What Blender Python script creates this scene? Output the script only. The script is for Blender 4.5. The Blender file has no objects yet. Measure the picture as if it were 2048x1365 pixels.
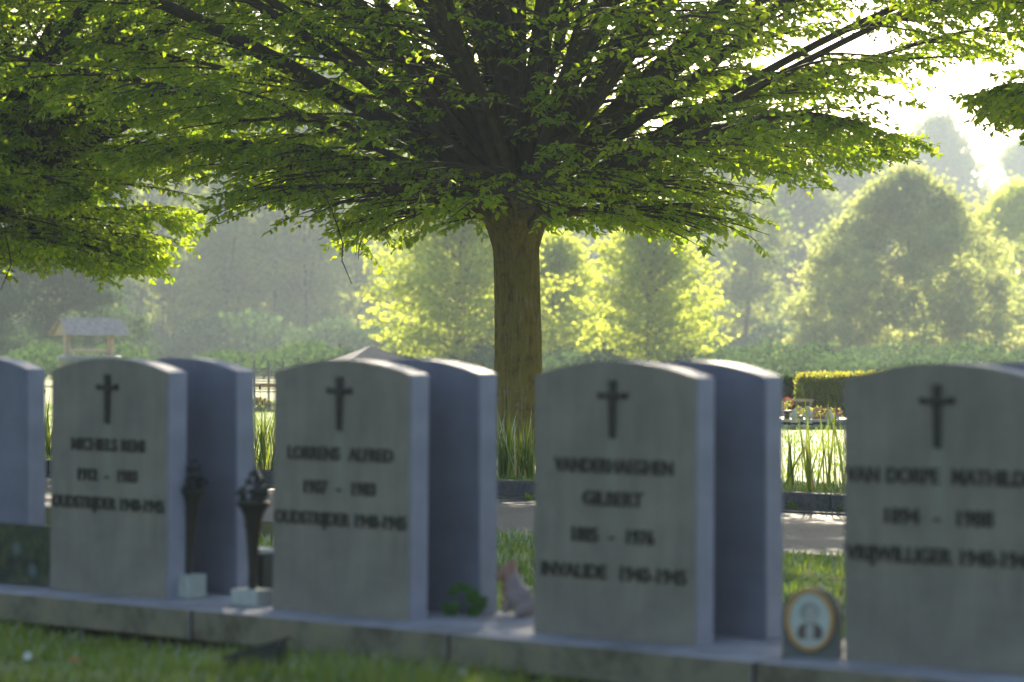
import bpy, bmesh, math, random
import numpy as np
from mathutils import Vector, Matrix

# ------------------------------------------------------------------ camera, sky, sun, exposure
sc = bpy.context.scene
F = 5600.0                      # focal length in photo pixels (2048 wide)
cam_d = bpy.data.cameras.new('camera'); cam = bpy.data.objects.new('camera', cam_d)
sc.collection.objects.link(cam); sc.camera = cam
cam.location = (0, 0, 1.0); cam.rotation_euler = (math.radians(90), 0, 0)
cam_d.sensor_width = 36; cam_d.lens = F / 2048 * 36
cam_d.clip_start = 0.1; cam_d.clip_end = 2000
cam_d.dof.use_dof = True; cam_d.dof.focus_distance = 20.3; cam_d.dof.aperture_fstop = 2.9
cam_d.dof.aperture_blades = 9

SUN_EL, SUN_AZ = math.radians(24), math.radians(5)      # azimuth to the right of straight ahead
w = bpy.data.worlds.new('World'); sc.world = w; w.use_nodes = True
nt = w.node_tree; nt.nodes.clear()
sky = nt.nodes.new('ShaderNodeTexSky'); sky.sky_type = 'NISHITA'; sky.sun_disc = False
sky.sun_elevation = SUN_EL; sky.sun_rotation = SUN_AZ; sky.air_density = 1.0; sky.dust_density = 1.6
bg = nt.nodes.new('ShaderNodeBackground'); bg.inputs[1].default_value = 0.09
wo = nt.nodes.new('ShaderNodeOutputWorld')
nt.links.new(sky.outputs[0], bg.inputs[0]); nt.links.new(bg.outputs[0], wo.inputs[0])
sd = bpy.data.lights.new('sun', 'SUN'); sd.energy = 5.0; sd.angle = math.radians(0.53); sd.color = (1, .87, .64)
sun = bpy.data.objects.new('sun', sd); sc.collection.objects.link(sun)
to_sun = Vector((math.sin(SUN_AZ)*math.cos(SUN_EL), math.cos(SUN_AZ)*math.cos(SUN_EL), math.sin(SUN_EL)))
sun.rotation_euler = to_sun.to_track_quat('Z', 'Y').to_euler(); sun.location = to_sun*100
sc.view_settings.view_transform = 'Standard'; sc.view_settings.look = 'None'
sc.view_settings.gamma = 1; sc.view_settings.use_curve_mapping = False
sc.view_settings.exposure = 1.35
sc.render.engine = 'CYCLES'
cy = sc.cycles
cy.use_denoising = True
cy.max_bounces = 8; cy.diffuse_bounces = 4; cy.glossy_bounces = 2; cy.transmission_bounces = 4
cy.transparent_max_bounces = 6; cy.volume_bounces = 0; cy.sample_clamp_indirect = 6; cy.sample_clamp_direct = 0
cy.use_fast_gi = False; cy.caustics_reflective = False; cy.caustics_refractive = False

rng = np.random.default_rng(7)
R = math.radians
COL = sc.collection
GZ = 0.09                        # level of the lawn beyond the kerb

# ------------------------------------------------------------------ helpers
def tag(o, label=None, cat=None, group=None, kind=None):
    if label: o['label'] = label
    if cat: o['category'] = cat
    if group: o['group'] = group
    if kind: o['kind'] = kind
    return o
def link(name, data, parent=None, mat=None, loc=None, rot=None):
    o = bpy.data.objects.new(name, data); COL.objects.link(o)
    if parent is not None: o.parent = parent
    if mat is not None and data is not None and len(data.materials) == 0: data.materials.append(mat)
    if loc is not None: o.location = loc
    if rot is not None: o.rotation_euler = rot
    return o
def empty(name, loc, rz=0):
    o = bpy.data.objects.new(name, None); COL.objects.link(o); o.location = loc; o.rotation_euler = (0, 0, rz)
    o.empty_display_size = .1
    return o
def npmesh(name, V, Fc, attr=None, smooth=False):
    V = np.asarray(V, np.float32).reshape(-1, 3); Fc = np.asarray(Fc, np.int32)
    k = Fc.shape[1]; me = bpy.data.meshes.new(name)
    me.vertices.add(len(V)); me.vertices.foreach_set('co', V.ravel())
    me.loops.add(Fc.size); me.loops.foreach_set('vertex_index', Fc.ravel())
    me.polygons.add(len(Fc)); me.polygons.foreach_set('loop_start', np.arange(0, Fc.size, k, dtype=np.int32))
    if smooth: me.polygons.foreach_set('use_smooth', np.ones(len(Fc), bool))
    if attr is not None:
        a = me.attributes.new('rnd', 'FLOAT', 'FACE'); a.data.foreach_set('value', np.asarray(attr, np.float32))
    me.update(calc_edges=True)
    return me
def bm_mesh(name, bm, smooth=False):
    me = bpy.data.meshes.new(name); bm.normal_update(); bm.to_mesh(me); bm.free()
    if smooth:
        for p in me.polygons: p.use_smooth = True
    return me
def add_box(bm, c, s, rz=0, bevel=0.0, M=None):
    r = bmesh.ops.create_cube(bm, size=1)
    vs = r['verts']
    mt = Matrix.Translation(c) @ Matrix.Rotation(rz, 4, 'Z') @ Matrix.Diagonal((s[0], s[1], s[2], 1))
    if M is not None: mt = M @ mt
    bmesh.ops.transform(bm, matrix=mt, verts=vs)
    if bevel > 0:
        es = list({e for v in vs for e in v.link_edges})
        bmesh.ops.bevel(bm, geom=es, offset=bevel, segments=2, affect='EDGES', profile=.6)
def box_mesh(name, c, s, bevel=0.0, rz=0):
    bm = bmesh.new(); add_box(bm, c, s, rz, bevel); return bm_mesh(name, bm)
def lathe(prof, seg=20, wob=0):
    n = len(prof); a = np.linspace(0, 2*np.pi, seg, endpoint=False)
    V = np.zeros((n, seg, 3))
    for i, (r_, z_) in enumerate(prof):
        V[i, :, 0] = r_*np.cos(a); V[i, :, 1] = r_*np.sin(a); V[i, :, 2] = z_
    Fc = [(i*seg+j, i*seg+(j+1) % seg, (i+1)*seg+(j+1) % seg, (i+1)*seg+j) for i in range(n-1) for j in range(seg)]
    return V.reshape(-1, 3), np.array(Fc)
def norm(a): return a/np.maximum(np.linalg.norm(a, axis=-1, keepdims=True), 1e-9)
def tubes(P, Rr, sides=4):
    """P [m,n,3], Rr [m,n] -> verts, quads"""
    m, n, _ = P.shape
    T = norm(np.gradient(P, axis=1)) if n > 1 else None
    D = norm(P[:, -1]-P[:, 0])[:, None, :]
    ref = np.where(np.abs(D[..., 2:3]) > .8, np.array([.3, .95, .05]), np.array([.05, .1, 1.0])) * np.ones((m, n, 3))
    U = norm(np.cross(T, ref)); W = np.cross(T, U)
    a = np.arange(sides)*2*np.pi/sides
    V = P[:, :, None, :] + Rr[:, :, None, None]*(np.cos(a)[None, None, :, None]*U[:, :, None, :]+np.sin(a)[None, None, :, None]*W[:, :, None, :])
    idx = np.arange(m*n*sides).reshape(m, n, sides); nx = np.roll(idx, -1, axis=2)
    Fc = np.stack([idx[:, :-1], nx[:, :-1], nx[:, 1:], idx[:, 1:]], -1).reshape(-1, 4)
    return V.reshape(-1, 3), Fc
def leaves(B, A, N, L, W, fold=.18):
    """base points, axes, normals -> 6-vertex folded ovate leaves, two quads each"""
    A = norm(A); S = norm(np.cross(A, N)); Nn = np.cross(S, A)
    L = L[:, None]; W = W[:, None]
    droop = -0.10*L*Nn
    v = [B, B+.28*L*A+.44*W*S+fold*W*Nn, B+.66*L*A+.40*W*S+fold*.8*W*Nn+droop*.4, B+L*A+droop,
         B+.66*L*A-.40*W*S+fold*.8*W*Nn+droop*.4, B+.28*L*A-.44*W*S+fold*W*Nn]
    V = np.stack(v, 1).reshape(-1, 3)
    i = np.arange(len(B))[:, None]*6
    Fc = np.concatenate([i+np.array([[0, 1, 2, 3]]), i+np.array([[0, 3, 4, 5]])], 1).reshape(-1, 4)
    return V, Fc
def diamonds(B, A, N, L, W):
    A = norm(A); S = norm(np.cross(A, N)); L = L[:, None]; W = W[:, None]
    V = np.stack([B, B+.5*L*A+.5*W*S, B+L*A, B+.5*L*A-.5*W*S], 1).reshape(-1, 3)
    return V, np.arange(len(B)*4).reshape(-1, 4)

# ------------------------------------------------------------------ materials
def mat(name, build):
    m = bpy.data.materials.new(name); m.use_nodes = True; t = m.node_tree; t.nodes.clear()
    out = t.nodes.new('ShaderNodeOutputMaterial'); sh = build(t); t.links.new(sh, out.inputs[0]); return m
def N(t, k, **kw):
    n = t.nodes.new(k)
    for a, b in kw.items(): setattr(n, a, b)
    return n
def coords(t, kind='Object', scale=(1, 1, 1)):
    tc = N(t, 'ShaderNodeTexCoord'); mp = N(t, 'ShaderNodeMapping'); mp.inputs['Scale'].default_value = scale
    t.links.new(tc.outputs[kind], mp.inputs[0]); return mp.outputs[0]
def geo(t, scale=(1, 1, 1)):
    g = N(t, 'ShaderNodeNewGeometry'); mp = N(t, 'ShaderNodeMapping'); mp.inputs['Scale'].default_value = scale
    t.links.new(g.outputs['Position'], mp.inputs[0]); return mp.outputs[0]
def noise(t, vec, scale, detail=4, rough=.6):
    n = N(t, 'ShaderNodeTexNoise'); n.inputs['Scale'].default_value = scale; n.inputs['Detail'].default_value = detail
    n.inputs['Roughness'].default_value = rough; t.links.new(vec, n.inputs['Vector']); return n.outputs['Fac']
def ramp(t, fac, stops):
    r = N(t, 'ShaderNodeValToRGB'); e = r.color_ramp.elements
    while len(e) < len(stops): e.new(.5)
    for i, (p, c) in enumerate(stops): e[i].position = p; e[i].color = (*c, 1)
    t.links.new(fac, r.inputs[0]); return r.outputs[0]
def mix(t, fac, a, b, mode='MIX'):
    m = N(t, 'ShaderNodeMix', data_type='RGBA', blend_type=mode)
    for s, v in ((m.inputs['Factor'], fac), (m.inputs['A'], a), (m.inputs['B'], b)):
        if isinstance(v, (int, float)): s.default_value = v
        elif isinstance(v, tuple): s.default_value = (*v, 1)
        else: t.links.new(v, s)
    return m.outputs['Result']
def math_(t, op, a, b=0.0, clamp=False):
    m = N(t, 'ShaderNodeMath', operation=op, use_clamp=clamp)
    for s, v in ((m.inputs[0], a), (m.inputs[1], b)):
        if isinstance(v, (int, float)): s.default_value = v
        else: t.links.new(v, s)
    return m.outputs[0]
def bump(t, h, strength=.3, dist=.01):
    b = N(t, 'ShaderNodeBump'); b.inputs['Strength'].default_value = strength; b.inputs['Distance'].default_value = dist
    t.links.new(h, b.inputs['Height']); return b.outputs[0]
def pbr(t, col, rough=.6, normal=None, metal=0.0, spec=.5):
    p = N(t, 'ShaderNodeBsdfPrincipled')
    if isinstance(col, tuple): p.inputs['Base Color'].default_value = (*col, 1)
    else: t.links.new(col, p.inputs['Base Color'])
    if isinstance(rough, (int, float)): p.inputs['Roughness'].default_value = rough
    else: t.links.new(rough, p.inputs['Roughness'])
    p.inputs['Metallic'].default_value = metal; p.inputs['Specular IOR Level'].default_value = spec
    if normal is not None: t.links.new(normal, p.inputs['Normal'])
    return p.outputs[0]
def simple(name, c, rough=.6, metal=0.0, var=.25, scale=12):
    def b(t):
        v = coords(t); n = noise(t, v, scale, 5)
        col = ramp(t, n, [(.3, tuple(x*(1-var) for x in c)), (.7, tuple(min(1, x*(1+var)) for x in c))])
        return pbr(t, col, rough, bump(t, n, .25, .004), metal)
    return mat(name, b)
def leaf_mat(name, refl, trans, gloss=.12, amount=.5, rough=.35):
    """refl / trans: two colours each, picked per leaf by the face attribute rnd"""
    def b(t):
        a = N(t, 'ShaderNodeAttribute', attribute_name='rnd').outputs['Fac']
        d = N(t, 'ShaderNodeBsdfDiffuse'); t.links.new(ramp(t, a, [(0, refl[0]), (1, refl[1])]), d.inputs[0])
        tr = N(t, 'ShaderNodeBsdfTranslucent'); t.links.new(ramp(t, a, [(0, trans[0]), (1, trans[1])]), tr.inputs[0])
        g = N(t, 'ShaderNodeBsdfGlossy'); g.inputs[0].default_value = (.9, .95, 1, 1); g.inputs['Roughness'].default_value = rough
        m1 = N(t, 'ShaderNodeMixShader'); m1.inputs[0].default_value = amount
        t.links.new(d.outputs[0], m1.inputs[1]); t.links.new(tr.outputs[0], m1.inputs[2])
        fr = N(t, 'ShaderNodeFresnel'); fr.inputs[0].default_value = 1.4
        m2 = N(t, 'ShaderNodeMixShader'); t.links.new(math_(t, 'MULTIPLY', fr.outputs[0], gloss*5), m2.inputs[0])
        t.links.new(m1.outputs[0], m2.inputs[1]); t.links.new(g.outputs[0], m2.inputs[2])
        return m2.outputs[0]
    return mat(name, b)

M = {}
M['hornbeam_leaf'] = leaf_mat('hornbeam_leaf', ((.026, .085, .006), (.05, .12, .010)), ((.32, .54, .010), (.64, .76, .03)), .015, .6)
M['far_leaf'] = leaf_mat('far_leaf', ((.03, .085, .035), (.06, .13, .05)), ((.22, .36, .08), (.66, .68, .12)), .0, .58)
M['lime_leaf'] = leaf_mat('lime_leaf', ((.11, .17, .02), (.17, .23, .035)), ((.55, .68, .05), (.85, .90, .14)), .0, .74)
M['dark_leaf'] = leaf_mat('dark_leaf', ((.025, .065, .03), (.05, .11, .05)), ((.06, .14, .04), (.16, .26, .08)), .0, .35)
M['silver_leaf'] = leaf_mat('silver_leaf', ((.05, .12, .055), (.11, .18, .085)), ((.42, .56, .14), (.84, .84, .24)), .0, .6)
M['hedge_leaf'] = leaf_mat('hedge_leaf', ((.14, .22, .03), (.22, .26, .035)), ((.45, .55, .04), (.8, .66, .06)), .05, .45)
M['grass_blade'] = leaf_mat('grass_blade', ((.07, .17, .02), (.15, .24, .045)), ((.20, .38, .03), (.42, .52, .07)), .06, .5)
M['lit_front_grass'] = leaf_mat('lit_front_grass', ((.14, .27, .03), (.32, .36, .07)), ((.28, .45, .03), (.5, .56, .08)), .05, .5)  # brighter copy of the grass: stronger light in front put into the colour
M['straw'] = leaf_mat('straw', ((.30, .23, .11), (.45, .36, .20)), ((.4, .3, .12), (.5, .4, .2)), .05, .3)
M['iris_blade'] = leaf_mat('iris_blade', ((.06, .12, .02), (.12, .18, .03)), ((.3, .45, .03), (.55, .62, .06)), .10, .5)
M['dry_blade'] = leaf_mat('dry_blade', ((.22, .11, .03), (.3, .18, .06)), ((.4, .2, .04), (.55, .32, .08)), .06, .5)

def bark(t):
    v = geo(t, (1, 1, .16)); n1 = noise(t, v, 26, 8, .75); v2 = geo(t, (1, 1, 1)); n2 = noise(t, v2, 14, 4); n3 = noise(t, v2, 45, 3)
    c = ramp(t, n1, [(.36, (.04, .026, .010)), (.5, (.165, .12, .045)), (.66, (.31, .24, .12))])
    c = mix(t, ramp(t, n2, [(.38, (0, 0, 0)), (.58, (.8, .8, .8))]), c, (.21, .165, .035))
    c = mix(t, ramp(t, n3, [(.63, (0, 0, 0)), (.68, (.8, .8, .8))]), c, (.24, .24, .16))
    return pbr(t, c, .9, bump(t, n1, .9, .02), spec=.2)
M['bark'] = mat('bark', bark)
M['far_bark'] = simple('far_bark', (.07, .055, .04), .9)
M['hedge_core'] = simple('hedge_core', (.06, .10, .02), .9, 0, .5, 30)
M['shaded_limb_bark'] = simple('shaded_limb_bark', (.055, .045, .02), .9, 0, .45, 14)  # darker than the trunk: weaker light on the limbs is in the colour
M['twig_bark'] = simple('twig_bark', (.055, .042, .025), .85)

def stone_front(t):
    v = coords(t); vs = coords(t, 'Object', (1, 1, .12)); n1 = noise(t, v, 7, 6, .62); n2 = noise(t, vs, 16, 4, .6); n3 = noise(t, v, 160, 3)
    c = ramp(t, n1, [(.3, (.19, .175, .14)), (.7, (.285, .262, .205))])
    c = mix(t, ramp(t, n2, [(.42, (0, 0, 0)), (.68, (.45, .45, .45))]), c, (.34, .31, .235))
    n4 = noise(t, v, 2.6, 5, .7); c = mix(t, ramp(t, n4, [(.38, (.5, .5, .5)), (.58, (0, 0, 0))]), c, (.165, .15, .125))
    # pale run-off streak below the bronze cross
    sp = N(t, 'ShaderNodeSeparateXYZ'); t.links.new(v, sp.inputs[0])
    g = math_(t, 'SUBTRACT', 1.0, math_(t, 'MULTIPLY', math_(t, 'ABSOLUTE', math_(t, 'ADD', sp.outputs['X'], math_(t, 'MULTIPLY', math_(t, 'SUBTRACT', n2, .5), .05))), 32.0), True)
    low = math_(t, 'SUBTRACT', 1.0, math_(t, 'MULTIPLY', math_(t, 'ABSOLUTE', math_(t, 'SUBTRACT', sp.outputs['Z'], .50)), 4.0), True)
    c = mix(t, math_(t, 'MULTIPLY', math_(t, 'MULTIPLY', g, low), .75), c, (.27, .30, .21))
    c = mix(t, ramp(t, n3, [(.6, (0, 0, 0)), (.8, (.35, .35, .35))]), c, (.30, .30, .24))
    return pbr(t, c, .75, bump(t, n3, .15, .002), spec=.3)
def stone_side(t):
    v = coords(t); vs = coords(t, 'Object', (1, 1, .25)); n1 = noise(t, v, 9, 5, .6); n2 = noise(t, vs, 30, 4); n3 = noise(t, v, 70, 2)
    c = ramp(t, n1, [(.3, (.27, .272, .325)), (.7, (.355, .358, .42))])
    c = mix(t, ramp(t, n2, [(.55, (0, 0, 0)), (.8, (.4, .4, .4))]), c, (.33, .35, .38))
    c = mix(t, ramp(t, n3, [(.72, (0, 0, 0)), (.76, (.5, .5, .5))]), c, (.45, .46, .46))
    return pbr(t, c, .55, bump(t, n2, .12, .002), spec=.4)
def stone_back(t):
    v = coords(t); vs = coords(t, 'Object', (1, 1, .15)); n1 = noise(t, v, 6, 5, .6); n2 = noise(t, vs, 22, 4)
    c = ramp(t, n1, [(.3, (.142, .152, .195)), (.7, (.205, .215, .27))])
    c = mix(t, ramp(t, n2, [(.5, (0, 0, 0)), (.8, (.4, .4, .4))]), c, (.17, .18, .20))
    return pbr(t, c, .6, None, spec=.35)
M['stone_front'] = mat('stone_front', stone_front); M['stone_side'] = mat('stone_side', stone_side); M['stone_back'] = mat('stone_back', stone_back)
def slab(t):
    v = geo(t); n1 = noise(t, v, 5, 6, .65); n2 = noise(t, v, 60, 3)
    c = ramp(t, n1, [(.34, (.22, .22, .22)), (.5, (.35, .345, .37)), (.7, (.43, .425, .45))])
    c = mix(t, ramp(t, n2, [(.6, (0, 0, 0)), (.75, (.4, .4, .4))]), c, (.15, .155, .12))
    return pbr(t, c, .7, bump(t, n2, .2, .003), spec=.35)
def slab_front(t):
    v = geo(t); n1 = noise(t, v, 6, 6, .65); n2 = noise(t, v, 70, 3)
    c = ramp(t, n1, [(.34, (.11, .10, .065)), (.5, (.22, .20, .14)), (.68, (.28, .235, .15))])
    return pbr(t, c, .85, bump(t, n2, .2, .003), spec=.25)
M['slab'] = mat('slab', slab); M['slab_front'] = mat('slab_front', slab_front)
M['bronze'] = simple('bronze', (.012, .012, .008), .6, 0)
M['torch_metal'] = simple('torch_metal', (.018, .019, .013), .5, .2)
M['torch_flower'] = simple('torch_flower', (.035, .05, .05), .5, 0, .6, 30)
M['pale_concrete'] = simple('pale_concrete', (.42, .45, .40), .85, 0, .12, 40)
def ground_m(t):
    v = geo(t); n1 = noise(t, v, 1.6, 6, .7); n2 = noise(t, v, 30, 4, .7)
    c = ramp(t, n2, [(.3, (.03, .04, .012)), (.5, (.06, .085, .02)), (.7, (.11, .12, .045))])
    c = mix(t, ramp(t, n1, [(.5, (0, 0, 0)), (.7, (.6, .6, .6))]), c, (.13, .10, .055))
    return pbr(t, c, .95, bump(t, n2, .8, .02), spec=.1)
M['ground'] = mat('ground', ground_m)
def lawn_m(t):
    v = geo(t); n1 = noise(t, v, .8, 6, .7); n2 = noise(t, v, 45, 4, .7)
    c = ramp(t, n2, [(.3, (.12, .17, .03)), (.5, (.22, .27, .06)), (.7, (.36, .38, .14))])
    c = mix(t, ramp(t, n1, [(.45, (0, 0, 0)), (.75, (.5, .5, .5))]), c, (.25, .25, .10))
    return pbr(t, c, .75, bump(t, n2, .8, .02), spec=.3)
M['lawn'] = mat('lawn', lawn_m)
def asphalt(t):
    v = geo(t); n1 = noise(t, v, 1.2, 5, .6); vo = N(t, 'ShaderNodeTexVoronoi'); vo.inputs['Scale'].default_value = 110; t.links.new(v, vo.inputs['Vector'])
    c = mix(t, .85, ramp(t, n1, [(.3, (.12, .13, .165)), (.7, (.17, .18, .215))]), ramp(t, vo.outputs['Distance'], [(.1, (1.5, 1.5, 1.5)), (.6, (.4, .4, .4))]), 'MULTIPLY')
    return pbr(t, c, .7, bump(t, vo.outputs['Distance'], .6, .006), spec=.5)
M['asphalt'] = mat('asphalt', asphalt)
M['kerb'] = simple('kerb', (.085, .082, .078), .85, 0, .4, 35)
M['soil'] = simple('soil', (.03, .022, .015), .95, 0, .5, 25)
M['weathered_wood'] = simple('weathered_wood', (.55, .42, .33), .7, 0, .3, 8)
M['grey_shingle'] = simple('grey_shingle', (.42, .36, .32), .7, 0, .3, 10)
M['grey_stone'] = simple('grey_stone', (.24, .25, .29), .5, 0, .15, 8)
M['slate'] = simple('slate', (.07, .078, .10), .75, 0, .15, 8)
M['white_stone'] = simple('white_stone', (.68, .66, .62), .6, 0, .1, 10)
M['terracotta'] = simple('terracotta', (.42, .20, .13), .8)
M['pink_petal'] = simple('pink_petal', (.55, .13, .36), .6); M['white_petal'] = simple('white_petal', (.75, .72, .66), .6)
M['orange_petal'] = simple('orange_petal', (.80, .17, .05), .5); M['peach_petal'] = simple('peach_petal', (.7, .5, .36), .6)
M['lilac_petal'] = simple('lilac_petal', (.5, .36, .62), .6)
M['dark_plastic'] = simple('dark_plastic', (.025, .032, .034), .28, 0, .2)
M['dark_granite'] = simple('dark_granite', (.03, .034, .036), .35, 0, .4, 60)
M['plaque_stone'] = simple('plaque_stone', (.10, .115, .10), .6, 0, .15, 40)
M['gold'] = simple('gold', (.62, .33, .09), .35, .7, .15)
M['photo_paper'] = simple('photo_paper', (.50, .56, .50), .25, 0, .05)
M['photo_dark'] = simple('photo_dark', (.10, .085, .075), .3, 0, .2); M['photo_mid'] = simple('photo_mid', (.28, .29, .26), .3, 0, .1)
M['photo_light'] = simple('photo_light', (.42, .43, .38), .3, 0, .1)
M['cat_face'] = simple('cat_face', (.42, .22, .16), .6, 0, .2); M['cat_body'] = simple('cat_body', (.34, .27, .26), .6, 0, .25, 30)
M['plant_leaf'] = leaf_mat('plant_leaf', ((.04, .13, .03), (.08, .2, .04)), ((.1, .3, .03), (.2, .4, .05)), .08, .4)
M['seed_head'] = simple('seed_head', (.28, .19, .14), .8); M['dry_leaf'] = simple('dry_leaf', (.5, .2, .05), .7)
M['wire'] = simple('wire', (.45, .45, .48), .4, .5)

# ------------------------------------------------------------------ row frame (the grave rows, the road and the kerb run parallel)
TH = math.radians(40.77)
DX, DY = math.cos(TH), -math.sin(TH)          # along the row, to the right and nearer
P0 = (.288, 8.03)
def rowp(s, n, z=0): return Vector((P0[0]+s*DX+n*math.sin(TH), P0[1]+s*DY+n*math.cos(TH), z))
PITCH = 1.094; BZ = .144                       # top of the stone plinth

# ------------------------------------------------------------------ the setting
def quad(name, pts, m):
    o = link(name, npmesh(name, np.array(pts, float), np.array([list(range(len(pts)))])), None, m); return tag(o, kind='structure')
quad('ground', [(-390, -390, 0), (390, -390, 0), (390, 390, 0), (-390, 390, 0)], M['ground'])
# kerb face line: passes (.02,17.28) at u=1030 ; n coordinate of that line
def ncoord(x, y): return (x-P0[0])*math.sin(TH)+(y-P0[1])*math.cos(TH)
def gp(u, v, z=0):                             # point on the level z seen at photo pixel (u, v)
    Y = F*(1-z)/(v-682.5); return ((u-1024)/F*Y, Y)
NK = np.mean([ncoord(*gp(540, 968)), ncoord(*gp(1030, 1003)), ncoord(*gp(1620, 1023))])
NR = np.mean([ncoord(*gp(540, 1049)), ncoord(*gp(1030, 1070)), ncoord(*gp(1620, 1112))])
def strip(name, n0, n1, s0, s1, z, m):
    return quad(name, [rowp(s0, n0, z), rowp(s1, n0, z), rowp(s1, n1, z), rowp(s0, n1, z)], m)
strip('road', NR, NK, -120, 60, .004, M['asphalt'])
strip('lawn', NK+.13, 68, -150, 60, GZ, M['lawn'])
kerb = empty('kerb', rowp(0, NK, 0)); tag(kerb, kind='structure')
km = box_mesh('kerb_stone', (0, 0, .05), (.992, .13, .115), .012); km.materials.append(M['kerb'])
gm = box_mesh('gutter_stone', (0, 0, 0), (.992, .20, .03), .006); gm.materials.append(M['kerb'])
for i in range(-34, 22):
    o = link('kerb_stone', km); p = rowp(i+.3, NK+.065, rng.normal(0, .002)); o.rotation_euler = (0, 0, -TH+rng.normal(0, .002))
    o.parent = kerb; o.location = p-kerb.location
    o = link('gutter_stone', gm); p = rowp(i+.3, NK-.102, .002); o.rotation_euler = (0, 0, -TH); o.parent = kerb; o.location = p-kerb.location

# stone plinth
pl = empty('plinth', rowp(0, 0, 0), -TH)
tag(pl, 'long low bluestone plinth of butted slabs carrying both rows of gravestones', 'plinth')
for k in range(-4, 3):
    s0 = -.465+k*1.10; L = 1.084
    bm = bmesh.new(); add_box(bm, (s0+.55, .12, BZ-.0475+rng.normal(0, .0012)), (L, .62, .095), rng.normal(0, .002), .006)
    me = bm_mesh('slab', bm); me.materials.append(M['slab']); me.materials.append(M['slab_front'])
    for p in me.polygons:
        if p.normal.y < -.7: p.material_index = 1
    link('slab', me, pl)
    bm = bmesh.new(); add_box(bm, (s0+.55, .16, .02), (1.08, .40, .055)); link('footing', bm_mesh('footing', bm), pl, M['soil'])
link('joint_filling', box_mesh('joint_filling', (-.465-1.65+.55, .12, .097), (7.6, .610, .088)), pl, M['soil'])

# ------------------------------------------------------------------ gravestones
SW, STK, SH, RISE = .597, .086, .80, .045
def stone_mesh(front):
    bm = bmesh.new(); hw = SW/2; Rr = (hw*hw+RISE*RISE)/(2*RISE); pts = [(-hw, 0), (hw, 0)]
    for i in range(25):
        x = hw-2*hw*i/24; pts.append((x, SH-Rr+math.sqrt(Rr*Rr-x*x)))
    f = bm.faces.new([bm.verts.new((x, 0, z)) for x, z in pts])
    r = bmesh.ops.extrude_face_region(bm, geom=[f]); vs = [g for g in r['geom'] if isinstance(g, bmesh.types.BMVert)]
    bmesh.ops.translate(bm, verts=vs, vec=(0, STK, 0)); bmesh.ops.recalc_face_normals(bm, faces=bm.faces)
    es = [e for e in bm.edges if len(e.link_faces) == 2 and e.calc_face_angle() > .6]
    bmesh.ops.bevel(bm, geom=es, offset=.0035, segments=2, affect='EDGES')
    me = bm_mesh('headstone', bm)
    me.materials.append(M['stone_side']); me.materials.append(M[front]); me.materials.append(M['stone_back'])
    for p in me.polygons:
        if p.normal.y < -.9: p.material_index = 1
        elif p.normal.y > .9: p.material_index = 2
    return me
def text_mesh(s, width, height=.040):
    cu = bpy.data.curves.new('text', 'FONT'); cu.body = s; cu.size = 1; cu.extrude = .08; cu.align_x = 'CENTER'; cu.space_word = 1.3; cu.offset = .022
    o = bpy.data.objects.new('text', cu); COL.objects.link(o); bpy.context.view_layer.update()
    me = bpy.data.meshes.new_from_object(o.evaluated_get(bpy.context.evaluated_depsgraph_get()))
    bpy.data.objects.remove(o); bpy.data.curves.remove(cu)
    n = len(me.vertices); a = np.zeros(n*3, np.float32); me.vertices.foreach_get('co', a); a = a.reshape(-1, 3)
    w0, w1 = a[:, 0].min(), a[:, 0].max(); h0 = 0.0; h1 = .70
    b = np.empty_like(a); b[:, 0] = ((a[:, 0]-w0)/(w1-w0)-.5)*width; b[:, 2] = (a[:, 1]-h1/2)/(h1-h0)*height; b[:, 1] = -(a[:, 2])*.04-.003
    me.vertices.foreach_set('co', b.ravel()); me.materials.clear(); me.update(); return me
def islands(me):
    bm = bmesh.new(); bm.from_mesh(me); bm.verts.ensure_lookup_table(); seen = set(); out = []
    for v in bm.verts:
        if v.index in seen: continue
        st = [v]; seen.add(v.index); comp = []
        while st:
            a = st.pop(); comp.append(a)
            for e in a.link_edges:
                b = e.other_vert(a)
                if b.index not in seen: seen.add(b.index); st.append(b)
        mp = {a.index: i for i, a in enumerate(comp)}; fs = {f for a in comp for f in a.link_faces}
        m2 = bpy.data.meshes.new('letter'); m2.from_pydata([tuple(a.co) for a in comp], [], [[mp[x.index] for x in f.verts] for f in fs]); out.append(m2)
    bm.free(); bpy.data.meshes.remove(me); return out
def cross_mesh():
    # slender bronze cross with flared arms and a pointed foot
    pts = [(-.012, .0), (-.009, -.033), (-.022, -.037), (-.052, -.032), (-.052, -.052), (-.022, -.048), (-.011, -.054), (-.0085, -.166), (.0085, -.166), (.011, -.054), (.022, -.048), (.052, -.052), (.052, -.032), (.022, -.037), (.009, -.033), (.012, .0)]
    bm = bmesh.new(); f = bm.faces.new([bm.verts.new((x, -.014, z)) for x, z in pts])
    r = bmesh.ops.extrude_face_region(bm, geom=[f]); vs = [g for g in r['geom'] if isinstance(g, bmesh.types.BMVert)]
    bmesh.ops.translate(bm, verts=vs, vec=(0, .013, 0)); bmesh.ops.recalc_face_normals(bm, faces=bm.faces)
    bmesh.ops.bevel(bm, geom=list(bm.edges), offset=.002, segments=1, affect='EDGES')
    return bm_mesh('cross', bm)
fm = stone_mesh('stone_front'); bmk = stone_mesh('stone_back'); cm = cross_mesh(); cm.materials.append(M['bronze'])
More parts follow.
